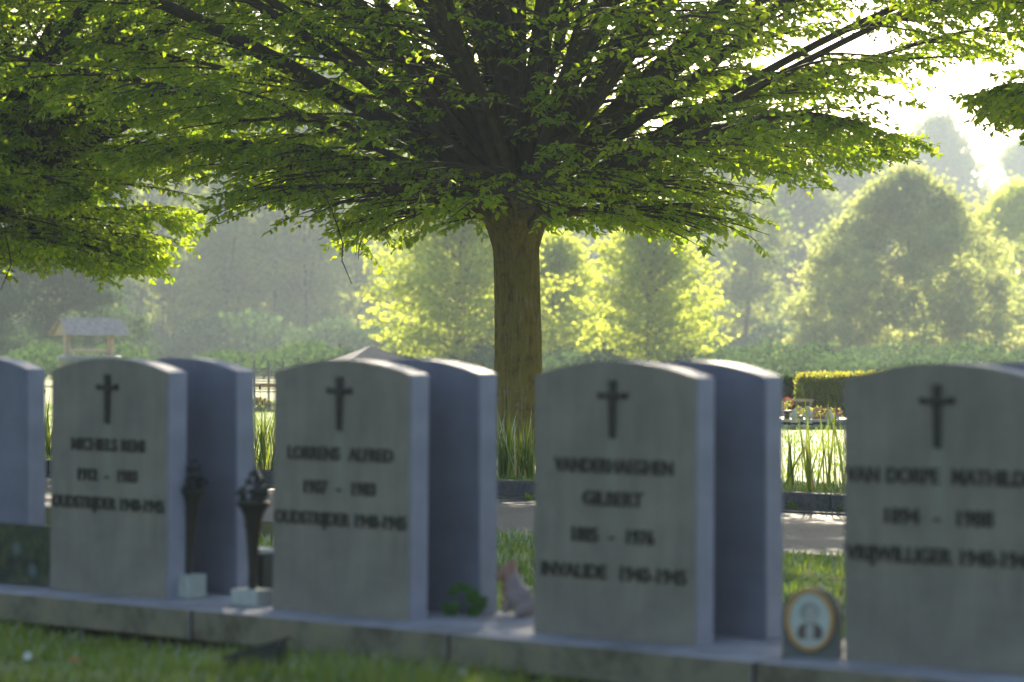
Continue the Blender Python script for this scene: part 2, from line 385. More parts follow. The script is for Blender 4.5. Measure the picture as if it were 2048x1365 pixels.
rows = [
 (-2, 'round-topped gravestone inscribed MICHIELS REMI, left of the two bronze torches', [('MICHIELS REMI', .37, .292), ('1912  -  1983', .30, .395), ('OUDSTRIJDER 1940-1945', .565, .490)], (.0, .0)),
 (-1, 'round-topped gravestone inscribed LORRENS ALFRED, between the bronze torches and the tree trunk', [('LORRENS  ALFRED', .455, .294), ('1907  -  1983', .31, .400), ('OUDSTRIJDER 1940-1945', .57, .499)], (.0, .0)),
 (0, 'round-topped gravestone inscribed VANDERHAEGHEN GILBERT, right of the cat figurine', [('VANDERHAEGHEN', .435, .300), ('GILBERT', .22, .394), ('1885  -  1976', .30, .500), ('INVALIDE  1940-1945', .53, .606)], (.0, .0)),
 (1, 'largest round-topped gravestone, inscribed VAN DORPE, beside the oval portrait plaque', [('VAN DORPE  MATHILDE', .575, .295), ('1894  -  1988', .33, .402), ('VRIJWILLIGER 1940-1945', .575, .504)], (.0, .0)),
]
for k, lab, lines, _ in rows:
    o = link('headstone', fm); o.location = rowp(k*PITCH, 0, BZ-.002); o.rotation_euler = (R(rng.normal(0, .25)), R(rng.normal(0, .2)), -TH)
    tag(o, lab, 'gravestone', 'inscribed gravestones in the front row')
    c = link('cross', cm, o); c.location = (0, 0, SH-.055)
    for s, wd, dz in lines:
        l = empty('inscription', (0, 0, SH-dz)); l.parent = o
        for lm_ in islands(text_mesh(s, wd)): link('letter', lm_, l, M['bronze'])
BN, BS = .275, .045
labs = {-3: 'blank blue-grey gravestone back at the left edge, above the flowered plaque', -2: 'blank blue-grey gravestone back behind the two bronze torches',
        -1: 'blank blue-grey gravestone back behind the small green seedling', 0: 'blank blue-grey gravestone back left of the oval portrait plaque',
        1: 'blank gravestone back almost hidden behind the largest inscribed stone'}
for k, lab in labs.items():
    o = link('headstone', bmk); o.location = rowp(k*PITCH+BS, BN, BZ-.002); o.rotation_euler = (R(rng.normal(0, .2)), R(rng.normal(0, .15)), -TH)
    tag(o, lab, 'gravestone', 'gravestones of the back row')

# ------------------------------------------------------------------ small things on the plinth
def at(u, v, z):                                # plan position of a point at height z seen at pixel (u, v)
    Y = F*(1-z)/(v-682.5); return Vector(((u-1024)/F*Y, Y, z))
def blob(c, r, bm, seg=10, sq=(1, 1, 1)):
    rr = bmesh.ops.create_icosphere(bm, subdivisions=2, radius=r); bmesh.ops.transform(bm, matrix=Matrix.Translation(c) @ Matrix.Diagonal((*sq, 1)), verts=rr['verts'])
def torch(u, v, boxsize, stem, lean, lab_t, lab_b):
    p = at(u, v, BZ); b = link('stone_block', box_mesh('stone_block', (0, 0, boxsize[2]/2+.001), boxsize, .004), None, M['pale_concrete'])
    b.location = p; b.rotation_euler = (0, 0, -TH+R(4)); tag(b, lab_b, 'stone block', 'pale blocks holding the torches')
    t = empty('torch_vase', p+Vector((0, 0, boxsize[2])), 0); t.scale = (1.12,)*3; t.rotation_euler = (0, R(lean), R(20)); k = stem
    tag(t, lab_t, 'torch', 'bronze torch flower holders')
    V, Fc = lathe([(.008*k, -.004), (.011*k, .02), (.010*k, .05), (.014*k, .12), (.018*k, .17), (.019*k, .178), (.022*k, .18), (.021*k, .19)], 20)
    link('stem', npmesh('stem', V, Fc, smooth=True), t, M['torch_metal'])
    V, Fc = lathe([(.019*k, .19), (.024*k, .215), (.033*k, .235), (.040*k, .243), (.041*k, .252), (.036*k, .256), (.030*k, .25), (.001, .245)], 20)
    link('cup', npmesh('cup', V, Fc, smooth=True), t, M['torch_metal'])
    r = np.random.default_rng(int(u))
    pos = [(0, 0, .335)]+[(.017*math.cos(a), .017*math.sin(a), .315) for a in (0, 2, 4)]+[(.03*math.cos(a), .03*math.sin(a), .285) for a in np.arange(6)*1.05]+[(.025*math.cos(a+.5), .025*math.sin(a+.5), .262) for a in np.arange(6)*1.05]
    for q in pos:
        n = 9; A = r.normal(size=(n, 3))+np.array(q)*[14, 14, 1]*np.array([1, 1, .2]); B = np.tile(np.array(q)*[k, k, 1]+[0, 0, -.004], (n, 1))
        V, Fc = leaves(B, A, r.normal(size=(n, 3)), r.uniform(.014, .022, n), r.uniform(.012, .018, n), .3)
        link('blossom', npmesh('blossom', V, Fc, r.random(len(Fc))), t, M['torch_flower'])
torch(376, 1196, (.088, .088, .078), .95, 3.2, 'slim dark bronze torch vase on the taller pale block, leaning right', 'taller pale concrete cube beside the MICHIELS stone')
torch(505, 1211, (.115, .085, .052), 1.22, .6, 'thicker dark bronze torch vase on the low pale block', 'low wide pale concrete block beside the LORRENS stone')
# dark granite holder behind the second torch
hp = at(520, 1178, BZ); g = empty('flower_holder', hp, -TH); tag(g, 'squat dark granite holder with pale top behind the thicker torch', 'flower holder')
link('body', box_mesh('body', (0, 0, .062), (.10, .075, .124), .008), g, M['dark_granite'])
link('top_slab', box_mesh('top_slab', (0, .0, .1325), (.09, .085, .015), .003), g, M['white_stone'])
# dark pointed ornament at the far side
p = at(508, 925, .565); Vv, Fc = lathe([(.022, 0), (.024, .02), (.012, .04), (.012, .20), (.022, .29), (.042, .335), (.046, .36), (.030, .40), (.014, .44), (.002, .46)], 18)
o = link('urn', npmesh('urn', Vv, Fc, smooth=True), None, M['dark_granite']); o.location = rowp(-1.90, .40, BZ); tag(o, 'tall dark slender urn peeping out beside the torches, behind the blank stone', 'urn')
# engraved plaque at the left edge
o = link('flower_plaque', box_mesh('flower_plaque', (0, 0, .105), (.46, .035, .21), .004), None, None)
def plaque_m(t):
    v = coords(t); vo = N(t, 'ShaderNodeTexVoronoi'); vo.inputs['Scale'].default_value = 9; t.links.new(v, vo.inputs['Vector'])
    n1 = noise(t, v, 18, 5, .6); n2 = noise(t, v, 7, 2)
    c = ramp(t, n1, [(.35, (.018, .028, .022)), (.55, (.04, .065, .04)), (.7, (.10, .10, .035))])
    c = mix(t, ramp(t, vo.outputs['Distance'], [(.12, (.7, .7, .7)), (.3, (0, 0, 0))]), c, (.13, .17, .18))
    c = mix(t, ramp(t, n2, [(.6, (0, 0, 0)), (.7, (.5, .5, .5))]), c, (.10, .13, .13))
    return pbr(t, c, .22)
o.data.materials.append(mat('plaque_print', plaque_m)); o.location = rowp(-2.745, .06, BZ+.004); o.rotation_euler = (0, 0, -TH)
tag(o, 'glossy dark plaque printed with pale flowers at the left edge', 'plaque')
# portrait plaque
pq = empty('portrait_plaque', rowp(.70, -.02, BZ), R(-20)); tag(pq, 'small arched grey plaque with gold-rimmed oval portrait between two gravestones', 'memorial plaque')
pts = [(-.078, 0), (.078, 0)]+[(.078*math.cos(a), .108+.082*math.sin(a)) for a in np.linspace(0, math.pi, 20)]
bm = bmesh.new(); f = bm.faces.new([bm.verts.new((x, 0, z)) for x, z in pts]); r_ = bmesh.ops.extrude_face_region(bm, geom=[f])
bmesh.ops.translate(bm, verts=[g_ for g_ in r_['geom'] if isinstance(g_, bmesh.types.BMVert)], vec=(0, .05, 0)); bmesh.ops.recalc_face_normals(bm, faces=bm.faces)
link('stone', bm_mesh('stone', bm), pq, M['plaque_stone'])
def ell(name, a, b, y0, m, cx=0, cz=.103, a2=None, seg=40):
    an = np.linspace(0, 2*np.pi, seg, endpoint=False); bm = bmesh.new()
    f = bm.faces.new([bm.verts.new((cx+a*math.cos(t), y0, cz+b*math.sin(t))) for t in an])
    r = bmesh.ops.extrude_face_region(bm, geom=[f]); bmesh.ops.translate(bm, verts=[g_ for g_ in r['geom'] if isinstance(g_, bmesh.types.BMVert)], vec=(0, -.003, 0))
    bmesh.ops.recalc_face_normals(bm, faces=bm.faces); return link(name, bm_mesh(name, bm), pq, m)
an = np.linspace(0, 2*np.pi, 48, endpoint=False); Pp = np.stack([.062*np.cos(an), -.006+0*an, .103+.079*np.sin(an)], -1)
V = []; 
for t_, p_ in zip(an, Pp):
    o_ = np.array([math.cos(t_)*.062, 0, math.sin(t_)*.079]); o_ /= np.linalg.norm(o_)
    for q in range(8): V.append(p_+.0055*(math.cos(q*math.pi/4)*o_+math.sin(q*math.pi/4)*np.array([0, 1, 0])))
Fc = [(i*8+q, i*8+(q+1) % 8, ((i+1) % 48)*8+(q+1) % 8, ((i+1) % 48)*8+q) for i in range(48) for q in range(8)]
link('gold_rim', npmesh('gold_rim', V, Fc, smooth=True), pq, M['gold'])
ph = ell('portrait', .060, .077, -.001, M['photo_paper'])
def flat(name, pts, y, m):
    bm = bmesh.new(); f = bm.faces.new([bm.verts.new((x, y, z)) for x, z in pts]); r = bmesh.ops.extrude_face_region(bm, geom=[f])
    bmesh.ops.translate(bm, verts=[g_ for g_ in r['geom'] if isinstance(g_, bmesh.types.BMVert)], vec=(0, -.0006, 0)); bmesh.ops.recalc_face_normals(bm, faces=bm.faces)
    o = link(name, bm_mesh(name, bm), ph, m); return o
flat('jacket', [(-.032, .052), (.032, .052), (.037, .072), (.030, .088), (.010, .096), (-.012, .096), (-.030, .086), (-.036, .070)], -.0055, M['photo_dark'])
flat('shirt', [(-.012, .046), (.010, .046), (.012, .090), (-.010, .092)], -.0068, M['photo_light'])
flat('hair', [(.003+.026*math.cos(a)-.004, .125+.026*math.sin(a)) for a in np.linspace(0, 2*np.pi, 20, endpoint=False)], -.0062, M['photo_mid'])
flat('face', [(.003+.017*math.cos(a), .117+.025*math.sin(a)) for a in np.linspace(0, 2*np.pi, 20, endpoint=False)], -.0075, M['photo_light'])

# cat figurine: one skinned body, sitting, looking left
def skin(name, verts, edges, rad, m, parent=None, sub=2):
    me = bpy.data.meshes.new(name); me.from_pydata(verts, edges, []); o = link(name, me, parent)
    o.modifiers.new('s', 'SKIN'); bpy.context.view_layer.update()
    for i, r_ in enumerate(rad): me.skin_vertices[0].data[i].radius = (r_, r_)
    me.skin_vertices[0].data[0].use_root = True
    ss = o.modifiers.new('u', 'SUBSURF'); ss.levels = sub; ss.render_levels = sub
    bpy.context.view_layer.update()
    nm = bpy.data.meshes.new_from_object(o.evaluated_get(bpy.context.evaluated_depsgraph_get())); o.modifiers.clear(); o.data = nm
    nm.materials.clear(); nm.materials.append(m)
    for p in nm.polygons: p.use_smooth = True
    return o
cp = at(1033, 1234, BZ)
cat = skin('cat_figurine', [(.03, 0, .035), (.005, 0, .06), (-.012, 0, .09), (-.014, 0, .122), (-.036, 0, .117), (-.02, .012, .045), (-.03, .014, .008), (-.02, -.012, .045), (-.03, -.014, .008),
     (.02, .022, .02), (-.005, .026, .008), (.02, -.022, .02), (-.005, -.026, .008), (.055, 0, .03), (.075, .01, .012), (.055, .03, .008)],
     [(0, 1), (1, 2), (2, 3), (3, 4), (1, 5), (5, 6), (1, 7), (7, 8), (0, 9), (9, 10), (0, 11), (11, 12), (0, 13), (13, 14), (14, 15)],
     [.040, .034, .024, .031, .014, .012, .010, .012, .010, .026, .012, .026, .012, .022, .012, .009], M['cat_body'])
cat.scale = (1.12,)*3; cat.location = cp+Vector((0, 0, .001)); cat.rotation_euler = (0, 0, R(-8)); tag(cat, 'small pinkish-grey cat figurine sitting on the plinth, looking left', 'figurine')
for sy in (-1, 1):
    bm = bmesh.new(); bmesh.ops.create_cone(bm, segments=8, radius1=.011, radius2=.003, depth=.018, cap_ends=True, matrix=Matrix.Translation((-.012, sy*.018, .152)) @ Matrix.Rotation(sy*-.2, 4, 'X'))
    link('ear', bm_mesh('ear', bm), cat, M['cat_face'])
bm = bmesh.new(); blob((-.022, 0, .121), .027, bm); blob((-.047, 0, .113), .012, bm); blob((-.022, 0, .088), .021, bm); blob((-.024, 0, .062), .018, bm); blob((-.026, 0, .036), .016, bm)
for v in bm.verts: pass
link('face_mask', bm_mesh('face_mask', bm, True), cat, M['cat_face'])

# seedling and stray leaf on the plinth
sp_ = at(925, 1233, BZ); sl = empty('seedling', sp_); tag(sl, 'small green seedling with lobed leaves on the plinth', 'seedling')
Pn = np.array([[[0, 0, 0], [.002, 0, .03], [-.002, 0, .06]]]); V, Fc = tubes(Pn, np.array([[.002, .002, .0015]]), 5); link('stem', npmesh('stem', V, Fc), sl, M['plant_leaf'])
for (dx, dz, ex, ez, L) in [(0, .05, .012, .055, .04), (0, .045, -.012, .04, .04), (0, .05, .055, .045, .05), (0, .05, -.055, .03, .045), (0, .055, .01, .085, .04), (0, .05, .075, .05, .04), (0, .05, -.02, .08, .045), (0, .04, .03, .02, .05), (0, .035, -.03, .02, .04), (0, .05, .045, .07, .035)]:
    st = np.array([dx, 0, dz]); e = np.array([ex, -.01, ez]); n = 3; ax = norm(e-st)
    A = np.array([[ax[0]*math.cos(f_)-ax[2]*math.sin(f_), -.2, ax[2]*math.cos(f_)+ax[0]*math.sin(f_)-.25] for f_ in (-.55, 0, .55)])
    V, Fc = leaves(np.tile(st+(e-st)*.62, (n, 1)), A, np.tile([.1, -.75, .6], (n, 1)), np.full(n, L*.95), np.full(n, L*.5), .1)
    link('leaf', npmesh('leaf', V, Fc, rng.random(len(Fc))), sl, M['plant_leaf'])
lp = at(432, 1180, BZ)
V, Fc = leaves(np.array([[-.035, 0, .004]]), np.array([[1, 0, .28]]), np.array([[0, -.6, 1]]), np.array([.082]), np.array([.03]))
o = link('stray_leaf', npmesh('stray_leaf', V, Fc, [.5, .6]), None, M['plant_leaf']); o.location = lp; tag(o, 'single bright green blade lying on the plinth right of the taller block', 'leaf')

# dark plastic planter half sunk in the grass
px = at(514, 1356, 0); pt_ = empty('planter', (px.x, px.y, 0), R(-12)); tag(pt_, 'dark glossy planter tilted in the grass before the plinth', 'planter')
bm = bmesh.new(); add_box(bm, (0, 0, .03), (.155, .09, .11), 0, .01)
for v in bm.verts:
    if v.co.z > .05: v.co.z += (v.co.x)*.30; v.co.x *= 1.06; v.co.y *= 1.06
link('pot', bm_mesh('pot', bm), pt_, M['dark_plastic'])
bm = bmesh.new()
for a, b in (((0, -.05, .088), (.172, .010, .012)), ((0, .05, .088), (.172, .010, .012)), ((-.084, 0, .088), (.010, .11, .012)), ((.084, 0, .088), (.010, .11, .012))): add_box(bm, a, b)
for v in bm.verts: v.co.z += v.co.x*.30
link('rim', bm_mesh('rim', bm), pt_, M['dark_plastic'])

# ------------------------------------------------------------------ grass
def blades(name, S, Nn, n, h, wd, z, seed, label, m='grass_blade', lean=.35, patchy=0.0):
    r = np.random.default_rng(seed); s = r.uniform(*S, n); q = r.uniform(*Nn, n)
    if patchy > 0:
        ph_ = np.sin(s*3.1+1.3*np.sin(q*2.3))*np.sin(q*4.1+1.7*np.sin(s*2.9)); keep = r.random(n) < 1-patchy*(ph_ > .15); s, q = s[keep], q[keep]; n = len(s)
    cx = P0[0]+s*DX+q*math.sin(TH); cyy = P0[1]+s*DY+q*math.cos(TH)
    hh = h*r.uniform(.45, 1.25, n)*(1+.5*np.sin(s*2.7)*np.sin(q*3.3)); az = r.uniform(0, 2*np.pi, n); ln = r.uniform(0, lean*2, n)
    B = np.stack([cx, cyy, np.full(n, z)], -1); side = np.stack([np.cos(az+1.57), np.sin(az+1.57), 0*az], -1); out = np.stack([np.cos(az), np.sin(az), 0*az], -1)
    w_ = (wd*r.uniform(.6, 1.3, n))[:, None]; hh = hh[:, None]; ln = ln[:, None]
    up = np.array([0, 0, 1.0])
    V = np.stack([B-side*w_, B+side*w_, B+hh*.55*up+out*ln*hh*.3+side*w_*.8, B+hh*(1-.3*ln)*up+out*ln*hh, B+hh*.55*up+out*ln*hh*.3-side*w_*.8], 1).reshape(-1, 3)
    i = np.arange(n)[:, None]*5
    Fc = np.concatenate([i+[[0, 1, 2, 4]]], 1).reshape(-1, 4); Ft = (i+[[4, 2, 3, 3]]).reshape(-1, 4)
    # quads for the stalk, triangles for the tip kept as a second mesh in the same object
    me = bpy.data.meshes.new(name); tri = (i+[[4, 2, 3]]).reshape(-1, 3)
    me.vertices.add(len(V)); me.vertices.foreach_set('co', V.astype(np.float32).ravel())
    lp_ = np.concatenate([Fc.ravel(), tri.ravel()]).astype(np.int32); me.loops.add(len(lp_)); me.loops.foreach_set('vertex_index', lp_)
    ls = np.concatenate([np.arange(n)*4, n*4+np.arange(n)*3]).astype(np.int32); me.polygons.add(2*n); me.polygons.foreach_set('loop_start', ls)
    rv = r.random(n).astype(np.float32); a = me.attributes.new('rnd', 'FLOAT', 'FACE'); a.data.foreach_set('value', np.concatenate([rv, rv]))
    me.update(calc_edges=True); o = link(name, me, None, M[m]); tag(o, label, None, None, 'stuff'); return o
blades('grass', (-3.6, 2.2), (-1.9, -.30), 60000, .038, .0022, 0, 1, 'green lawn grass in front of the plinth', m='lit_front_grass', patchy=.6)
blades('grass', (-3.6, 2.2), (-.62, -.17), 16000, .065, .0026, 0, 2, 'longer grass against the front of the plinth', m='lit_front_grass')
blades('grass', (-5, 3.5), (.5, NR), 60000, .045, .003, 0, 3, 'grass strip between the plinth and the road')
blades('grass', (-16, 8), (NK+.15, NK+1.3), 45000, .04, .003, GZ, 4, 'grass verge along the kerb')
blades('grass', (-26, 12), (NK+1.3, NK+16), 110000, .045, .0045, GZ, 5, 'sunlit lawn beyond the tree')
blades('dry_grass', (-3.6, 2.2), (-1.9, -.85), 9000, .030, .0024, 0, 9, 'dry straw-coloured grass mixed into the front lawn', m='straw', lean=.8, patchy=.9)
blades('dry_grass', (-3.6, 2.2), (-.85, -.3), 1500, .03, .0024, 0, 10, 'dry straw-coloured blades at the foot of the plinth', m='straw', lean=.9)
# thin tall stray stalks in front of the plinth
blades('grass', (-3.2, 2), (-.75, -.28), 140, .16, .0016, 0, 6, 'stray tall grass stalks before the plinth', lean=.25)
# daisies and a fallen leaf
dz = bmesh.new()
for k in range(10):
    a = k*.628; add_box(dz, (.007*math.cos(a), .007*math.sin(a), 0), (.009, .004, .0012), a)
dm = bm_mesh('daisy', dz)
for (u, v, lab) in [(55, 1312, 'white daisy in the grass at the left edge'), (752, 1314, 'white daisy in the grass below the LORRENS stone'), (925, 1345, 'white daisy in the grass right of the one under the LORRENS stone')]:
    d = link('daisy', dm.copy() if k < 0 else dm, None, M['white_petal']); d.location = at(u, v, .06); d.rotation_euler = (R(55), 0, rng.random()*3); d.scale = (1.2, 1.2, 1.2); tag(d, lab, 'daisy', 'daisies in the front lawn')
V, Fc = leaves(np.array([[0, 0, 0]]), np.array([[1, .2, .05]]), np.array([[0, -.7, 1]]), np.array([.05]), np.array([.022])); o = link('fallen_leaf', npmesh('fallen_leaf', V, Fc, [.5, .5]), None, M['dry_leaf'])
o.location = at(135, 1322, .03); tag(o, 'orange dry leaf lying in the grass at lower left', 'leaf')
# weeds in the gutter
for (u, v, n, lab) in [(1590, 1018, 9, 'small green weed rooted in the gutter by the right gap'), (535, 966, 8, 'pale dry weed rooted in the gutter by the left gap'), (1678, 1022, 6, 'tiny weed in the gutter beside the largest stone'), (1062, 1000, 6, 'upright weed leaf in the gutter by the middle gap')]:
    p = at(u, v, .02); r = np.random.default_rng(u); A = r.normal(size=(n, 3))*[1, 1, .3]+[0, 0, .6]
    V, Fc = leaves(np.zeros((n, 3)), A, r.normal(size=(n, 3))*.4+[0, -.5, 1], r.uniform(.04, .08, n), r.uniform(.012, .03, n)); o = link('weed', npmesh('weed', V, Fc, r.random(len(Fc))), None, M['grass_blade'])
    o.location = p; tag(o, lab, 'weed', 'weeds in the gutter')

# ------------------------------------------------------------------ iris clumps along the kerb
def blade_strip(L, W, bend, seed):
    r = np.random.default_rng(seed); n = 7; t = np.linspace(0, 1, n); tw = r.uniform(-.5, .5)
    x = bend*L*t**2; z = L*(t-.25*abs(bend)*t**2.5); w_ = W*np.sin(np.clip(.35+t*.55, 0, 1)*np.pi)**.7*(1-t**4)+.0006
    V = []
    for i in range(n):
        a = tw*t[i]; V += [(x[i]-math.sin(a)*w_[i], -math.cos(a)*w_[i], z[i]), (x[i], .0, z[i]-.3*w_[i]) , (x[i]+math.sin(a)*w_[i], math.cos(a)*w_[i], z[i])]
    Fc = []
    for i in range(n-1):
        b = i*3; Fc += [(b, b+1, b+4, b+3), (b+1, b+2, b+5, b+4)]
    return np.array(V), np.array(Fc)
iris_v = []; dry_v = []
for i in range(8):
    b = [-.05, .05, .12, .2, .32, .5, .08, .9][i]; V, Fc = blade_strip(1, .011+.003*(i % 3), b, i)
    me = npmesh('blade', V, Fc, np.full(len(Fc), (i*.37) % 1)); me.materials.append(M['iris_blade']); iris_v.append(me)
    if i % 2: me = npmesh('dry_blade', V, Fc, np.full(len(Fc), (i*.37) % 1)); me.materials.append(M['dry_blade']); dry_v.append(me)
Vh, Fh = lathe([(.001, 0), (.006, .006), (.009, .02), (.007, .034), (.001, .042)], 7); head = npmesh('seed_head', Vh, Fh, smooth=True); head.materials.append(M['seed_head'])
Vs, Fs = tubes(np.array([[[0, 0, 0], [.01, 0, .5], [.03, 0, 1.0]]]), np.array([[.005, .0035, .003]]), 5); stalk = npmesh('stalk', Vs, Fs, np.full(len(Fs), .3)); stalk.materials.append(M['iris_blade'])
def clump(x, y, n, h, spread, label, seed, heads=2, dry=.12):
    r = np.random.default_rng(seed); c = empty('iris_clump', (x, y, GZ)); tag(c, label, 'iris clump', 'iris clumps along the kerb')
    for i in range(int(n*1.7)):
        d = r.random() < dry; me = dry_v[r.integers(len(dry_v))] if d else iris_v[min(7, int(abs(r.normal(0, 3))))]
        o = link('dry_blade' if d else 'blade', me, c); L = h*r.uniform(.45, 1.1)*(.7 if d else 1); o.scale = (L, min(.55, L*1.2), L)
        o.location = (r.normal(0, spread), r.normal(0, spread*.5), 0); o.rotation_euler = (r.normal(0, .12), r.normal(0, .12), r.uniform(0, 6.28))
    for i in range(heads):
        L = h*r.uniform(1.0, 1.22); q = (r.normal(0, spread), r.normal(0, spread*.5), 0); a = r.uniform(0, 6.28)
        o = link('stalk', stalk, c); o.scale = (L, L, L); o.location = q; o.rotation_euler = (0, 0, a)
        o2 = link('seed_head', head, o); o2.location = (.03, 0, .99); o2.scale = (1/L*.9,)*3
k_ = 0
for (u, v, n, h, sp, lab, hd) in [(1008, 956, 46, .46, .05, 'dense iris clump with brown seed heads, left half of the gap at the trunk foot', 4), (1052, 958, 40, .42, .05, 'yellow-green iris clump, right half of the gap at the trunk foot', 3),
      (515, 943, 36, .48, .06, 'iris clump filling the left gap behind the torches', 2), (545, 945, 34, .44, .05, 'iris clump against the left side of the LORRENS stone', 1), (97, 915, 26, .5, .05, 'iris clump glimpsed in the sliver beside the MICHIELS stone', 1),
      (1578, 980, 8, .50, .035, 'sparse iris clump right beside the blank blue stone', 1), (1622, 984, 8, .62, .04, 'tall sparse iris clump in the middle of the right gap', 0), (1672, 984, 8, .55, .04, 'sparse iris clump beside the largest inscribed stone', 1)]:
    p = at(u, v, GZ); clump(p.x, p.y, n, h, sp, lab, 40+k_, hd); k_ += 1

# ------------------------------------------------------------------ hornbeam trees
def zmin_main(r, a):
    b = np.interp(r, [0, 1.2, 2.2, 2.7, 3.3, 4.0, 4.6], [1.64, 1.70, 1.80, 2.12, 2.42, 2.75, 3.4]); return b+.16*np.sin(a*5+r*3)+.10*np.sin(a*13-r*4)
def zmin_left(r, a):
    b = np.interp(r, [0, 1.2, 2.1, 2.6, 3.2, 4.0, 4.6], [1.20, 1.28, 1.54, 1.86, 2.12, 2.6, 3.4]); return b+.16*np.sin(a*5+1+r*3)+.10*np.sin(a*14-r*4)
RMAX = lambda z: np.interp(z, [1.2, 2.2, 3.2, 4.2, 5.5, 6.8, 7.6], [2.5, 3.3, 4.7, 5.1, 4.9, 3.7, 1.2])
def hornbeam(seed, zmin, fork, nlimb=84, nsec=22, dens=1.0, droop=.12, front=.72, RM=None):
    RMAX = RM or globals()['RMAX']
    r = np.random.default_rng(seed); limbs = []; n = 16; thick = set(range(int(nlimb*.42), nlimb, 3)) | set(range(int(nlimb*.15), int(nlimb*.42), 6)); t = np.linspace(0, 1, n)
    for i in range(nlimb):
        az = i*2.39996+r.normal(0, .15); q = (i+.5)/nlimb
        el = R(9+76*q**1.5)+r.normal(0, .05); zc = np.array([3.0, 3.2])
        L = float(np.interp(math.degrees(el), [5, 20, 40, 60, 85], [2.7, 4.0, 4.9, 5.2, 5.4]))*r.uniform(.85, 1.05)
        if i < 16: L = r.uniform(.8, 2.2); el = r.uniform(.0, .45)
        d = np.array([math.cos(az)*math.cos(el), math.sin(az)*math.cos(el), math.sin(el)])
        st = np.array([.17*math.cos(az)*math.cos(el), .17*math.sin(az)*math.cos(el), fork-.10+.55*q+r.uniform(-.08, .12)])
        side = np.array([-math.sin(az), math.cos(az), 0]); up = np.array([0, 0, 1.0])
        ph = r.uniform(0, 6, 3); wob = .10*L*.3
        k1 = .10 if el < .6 else -.05
        P = st+np.outer(t*L, d)+np.outer(np.sin(t*math.pi)*L*(-.05 if el > .7 else .05), up)-np.outer(t**2.5*L*droop*.6*math.cos(el), up)
        P += np.outer(wob*(np.sin(t*5+ph[0])-np.sin(ph[0]))*t, side)+np.outer(wob*.7*(np.sin(t*7+ph[1])-np.sin(ph[1]))*t, up)
        def inside(Q):
            rr_ = np.hypot(Q[:, 0], Q[:, 1]); return (Q[:, 2] > zmin(rr_, np.arctan2(Q[:, 1], Q[:, 0]))+.06) & (rr_ < RMAX(Q[:, 2])-.12) | (rr_ < 1.0)
        base_P = P.copy(); best = .3
        for sc_ in np.linspace(.3, 1.5, 25):
            if inside(st+(base_P-st)*sc_).all(): best = sc_
        if i < 16: best = min(best, 1.0)
        P = st+(base_P-st)*best; L *= best
        r0 = np.interp(q, [0, .3, .5, 1], [.020, .028, .034, .040])*r.uniform(.8, 1.2)
        if i in thick: r0 = {0: .082, 1: .062, 2: .046}[i % 3]
        limbs.append((P, r0*(1-t)**.8+.006, L, q))
    P = np.array([l[0] for l in limbs]); Rr = np.array([l[1] for l in limbs]); T = norm(np.gradient(P, axis=1)); Ls = np.array([l[2] for l in limbs])
    # secondary branches
    m = nlimb*nsec; li = np.repeat(np.arange(nlimb), nsec); tt = np.clip(np.tile(np.linspace(.05, 1, nsec)**.75, nlimb)+r.normal(0, .02, m), .05, 1)
    def samp(A, li, tt):
        x = tt*(n-1); i0 = np.clip(x.astype(int), 0, n-2); f = (x-i0)[:, None]; return A[li, i0]*(1-f)+A[li, i0+1]*f
    p = samp(P, li, tt); tg = norm(samp(T, li, tt)); S = norm(np.cross(tg, np.tile([0, 0, 1.0], (m, 1)))); S *= np.where(np.arange(m) % 2, 1, -1)[:, None]
    outw = norm(p*[1, 1, 0]); al = r.uniform(.5, 1.1, m)[:, None]
    d = norm(tg*np.cos(al)+S*np.sin(al)+outw*.35+np.stack([0*tt, 0*tt, r.uniform(-.25, .22, m)], -1)); d[:, 2] = np.clip(d[:, 2], -.25, .55); d = norm(d)
    L2 = r.uniform(.55, 1.25, m)*np.interp(tt, [0, .3, 1], [.9, 1.2, .85]); n2 = 7; t2 = np.linspace(0, 1, n2)
    P2 = p[:, None]+d[:, None]*(L2[:, None]*t2)[..., None]; P2[..., 2] -= .16*L2[:, None]*t2**2; ph = r.uniform(0, 6, (m, 1)); P2 += np.cross(d, [0, 0, 1.0])[:, None]*(.05*L2[:, None]*(np.sin(4*t2+ph)-np.sin(ph)))[..., None]
    def clampto(PP, base, m_):
        rr_ = np.hypot(PP[:, -1, 0], PP[:, -1, 1]); zz_ = PP[:, -1, 2]; bad = (zz_ < zmin(rr_, np.arctan2(PP[:, -1, 1], PP[:, -1, 0]))) | (rr_ > RMAX(zz_)); f_ = np.where(bad, m_, 1.0)[:, None, None]
        return base[:, None]+(PP-base[:, None])*f_
    P2 = clampto(clampto(P2, p, .6), p, .4)
    R2 = (.010*L2[:, None])*(1-t2)**.9+.0022
    # twigs
    nt_ = 11; m3 = m*nt_; si = np.repeat(np.arange(m), nt_); t3 = np.tile(np.linspace(.12, 1, nt_), m); x = t3*(n2-1); i0 = np.clip(x.astype(int), 0, n2-2); f = (x-i0)[:, None]
    p3 = P2[si, i0]*(1-f)+P2[si, i0+1]*f; d2 = d[si]; S3 = norm(np.cross(d2, np.tile([0, 0, 1.0], (m3, 1))))*np.where(np.arange(m3) % 2, 1, -1)[:, None]
    d3 = norm(d2*r.uniform(.5, 1.1, m3)[:, None]+S3*r.uniform(.5, 1.0, m3)[:, None]+np.stack([0*t3, 0*t3, r.uniform(-.35, .2, m3)], -1))
    L3 = r.uniform(.16, .42, m3)*np.interp(t3, [0, 1], [1.1, .75]); n3 = 4; t4 = np.linspace(0, 1, n3)
    P3 = p3[:, None]+d3[:, None]*(L3[:, None]*t4)[..., None]; P3[..., 2] -= .22*L3[:, None]*t4**2
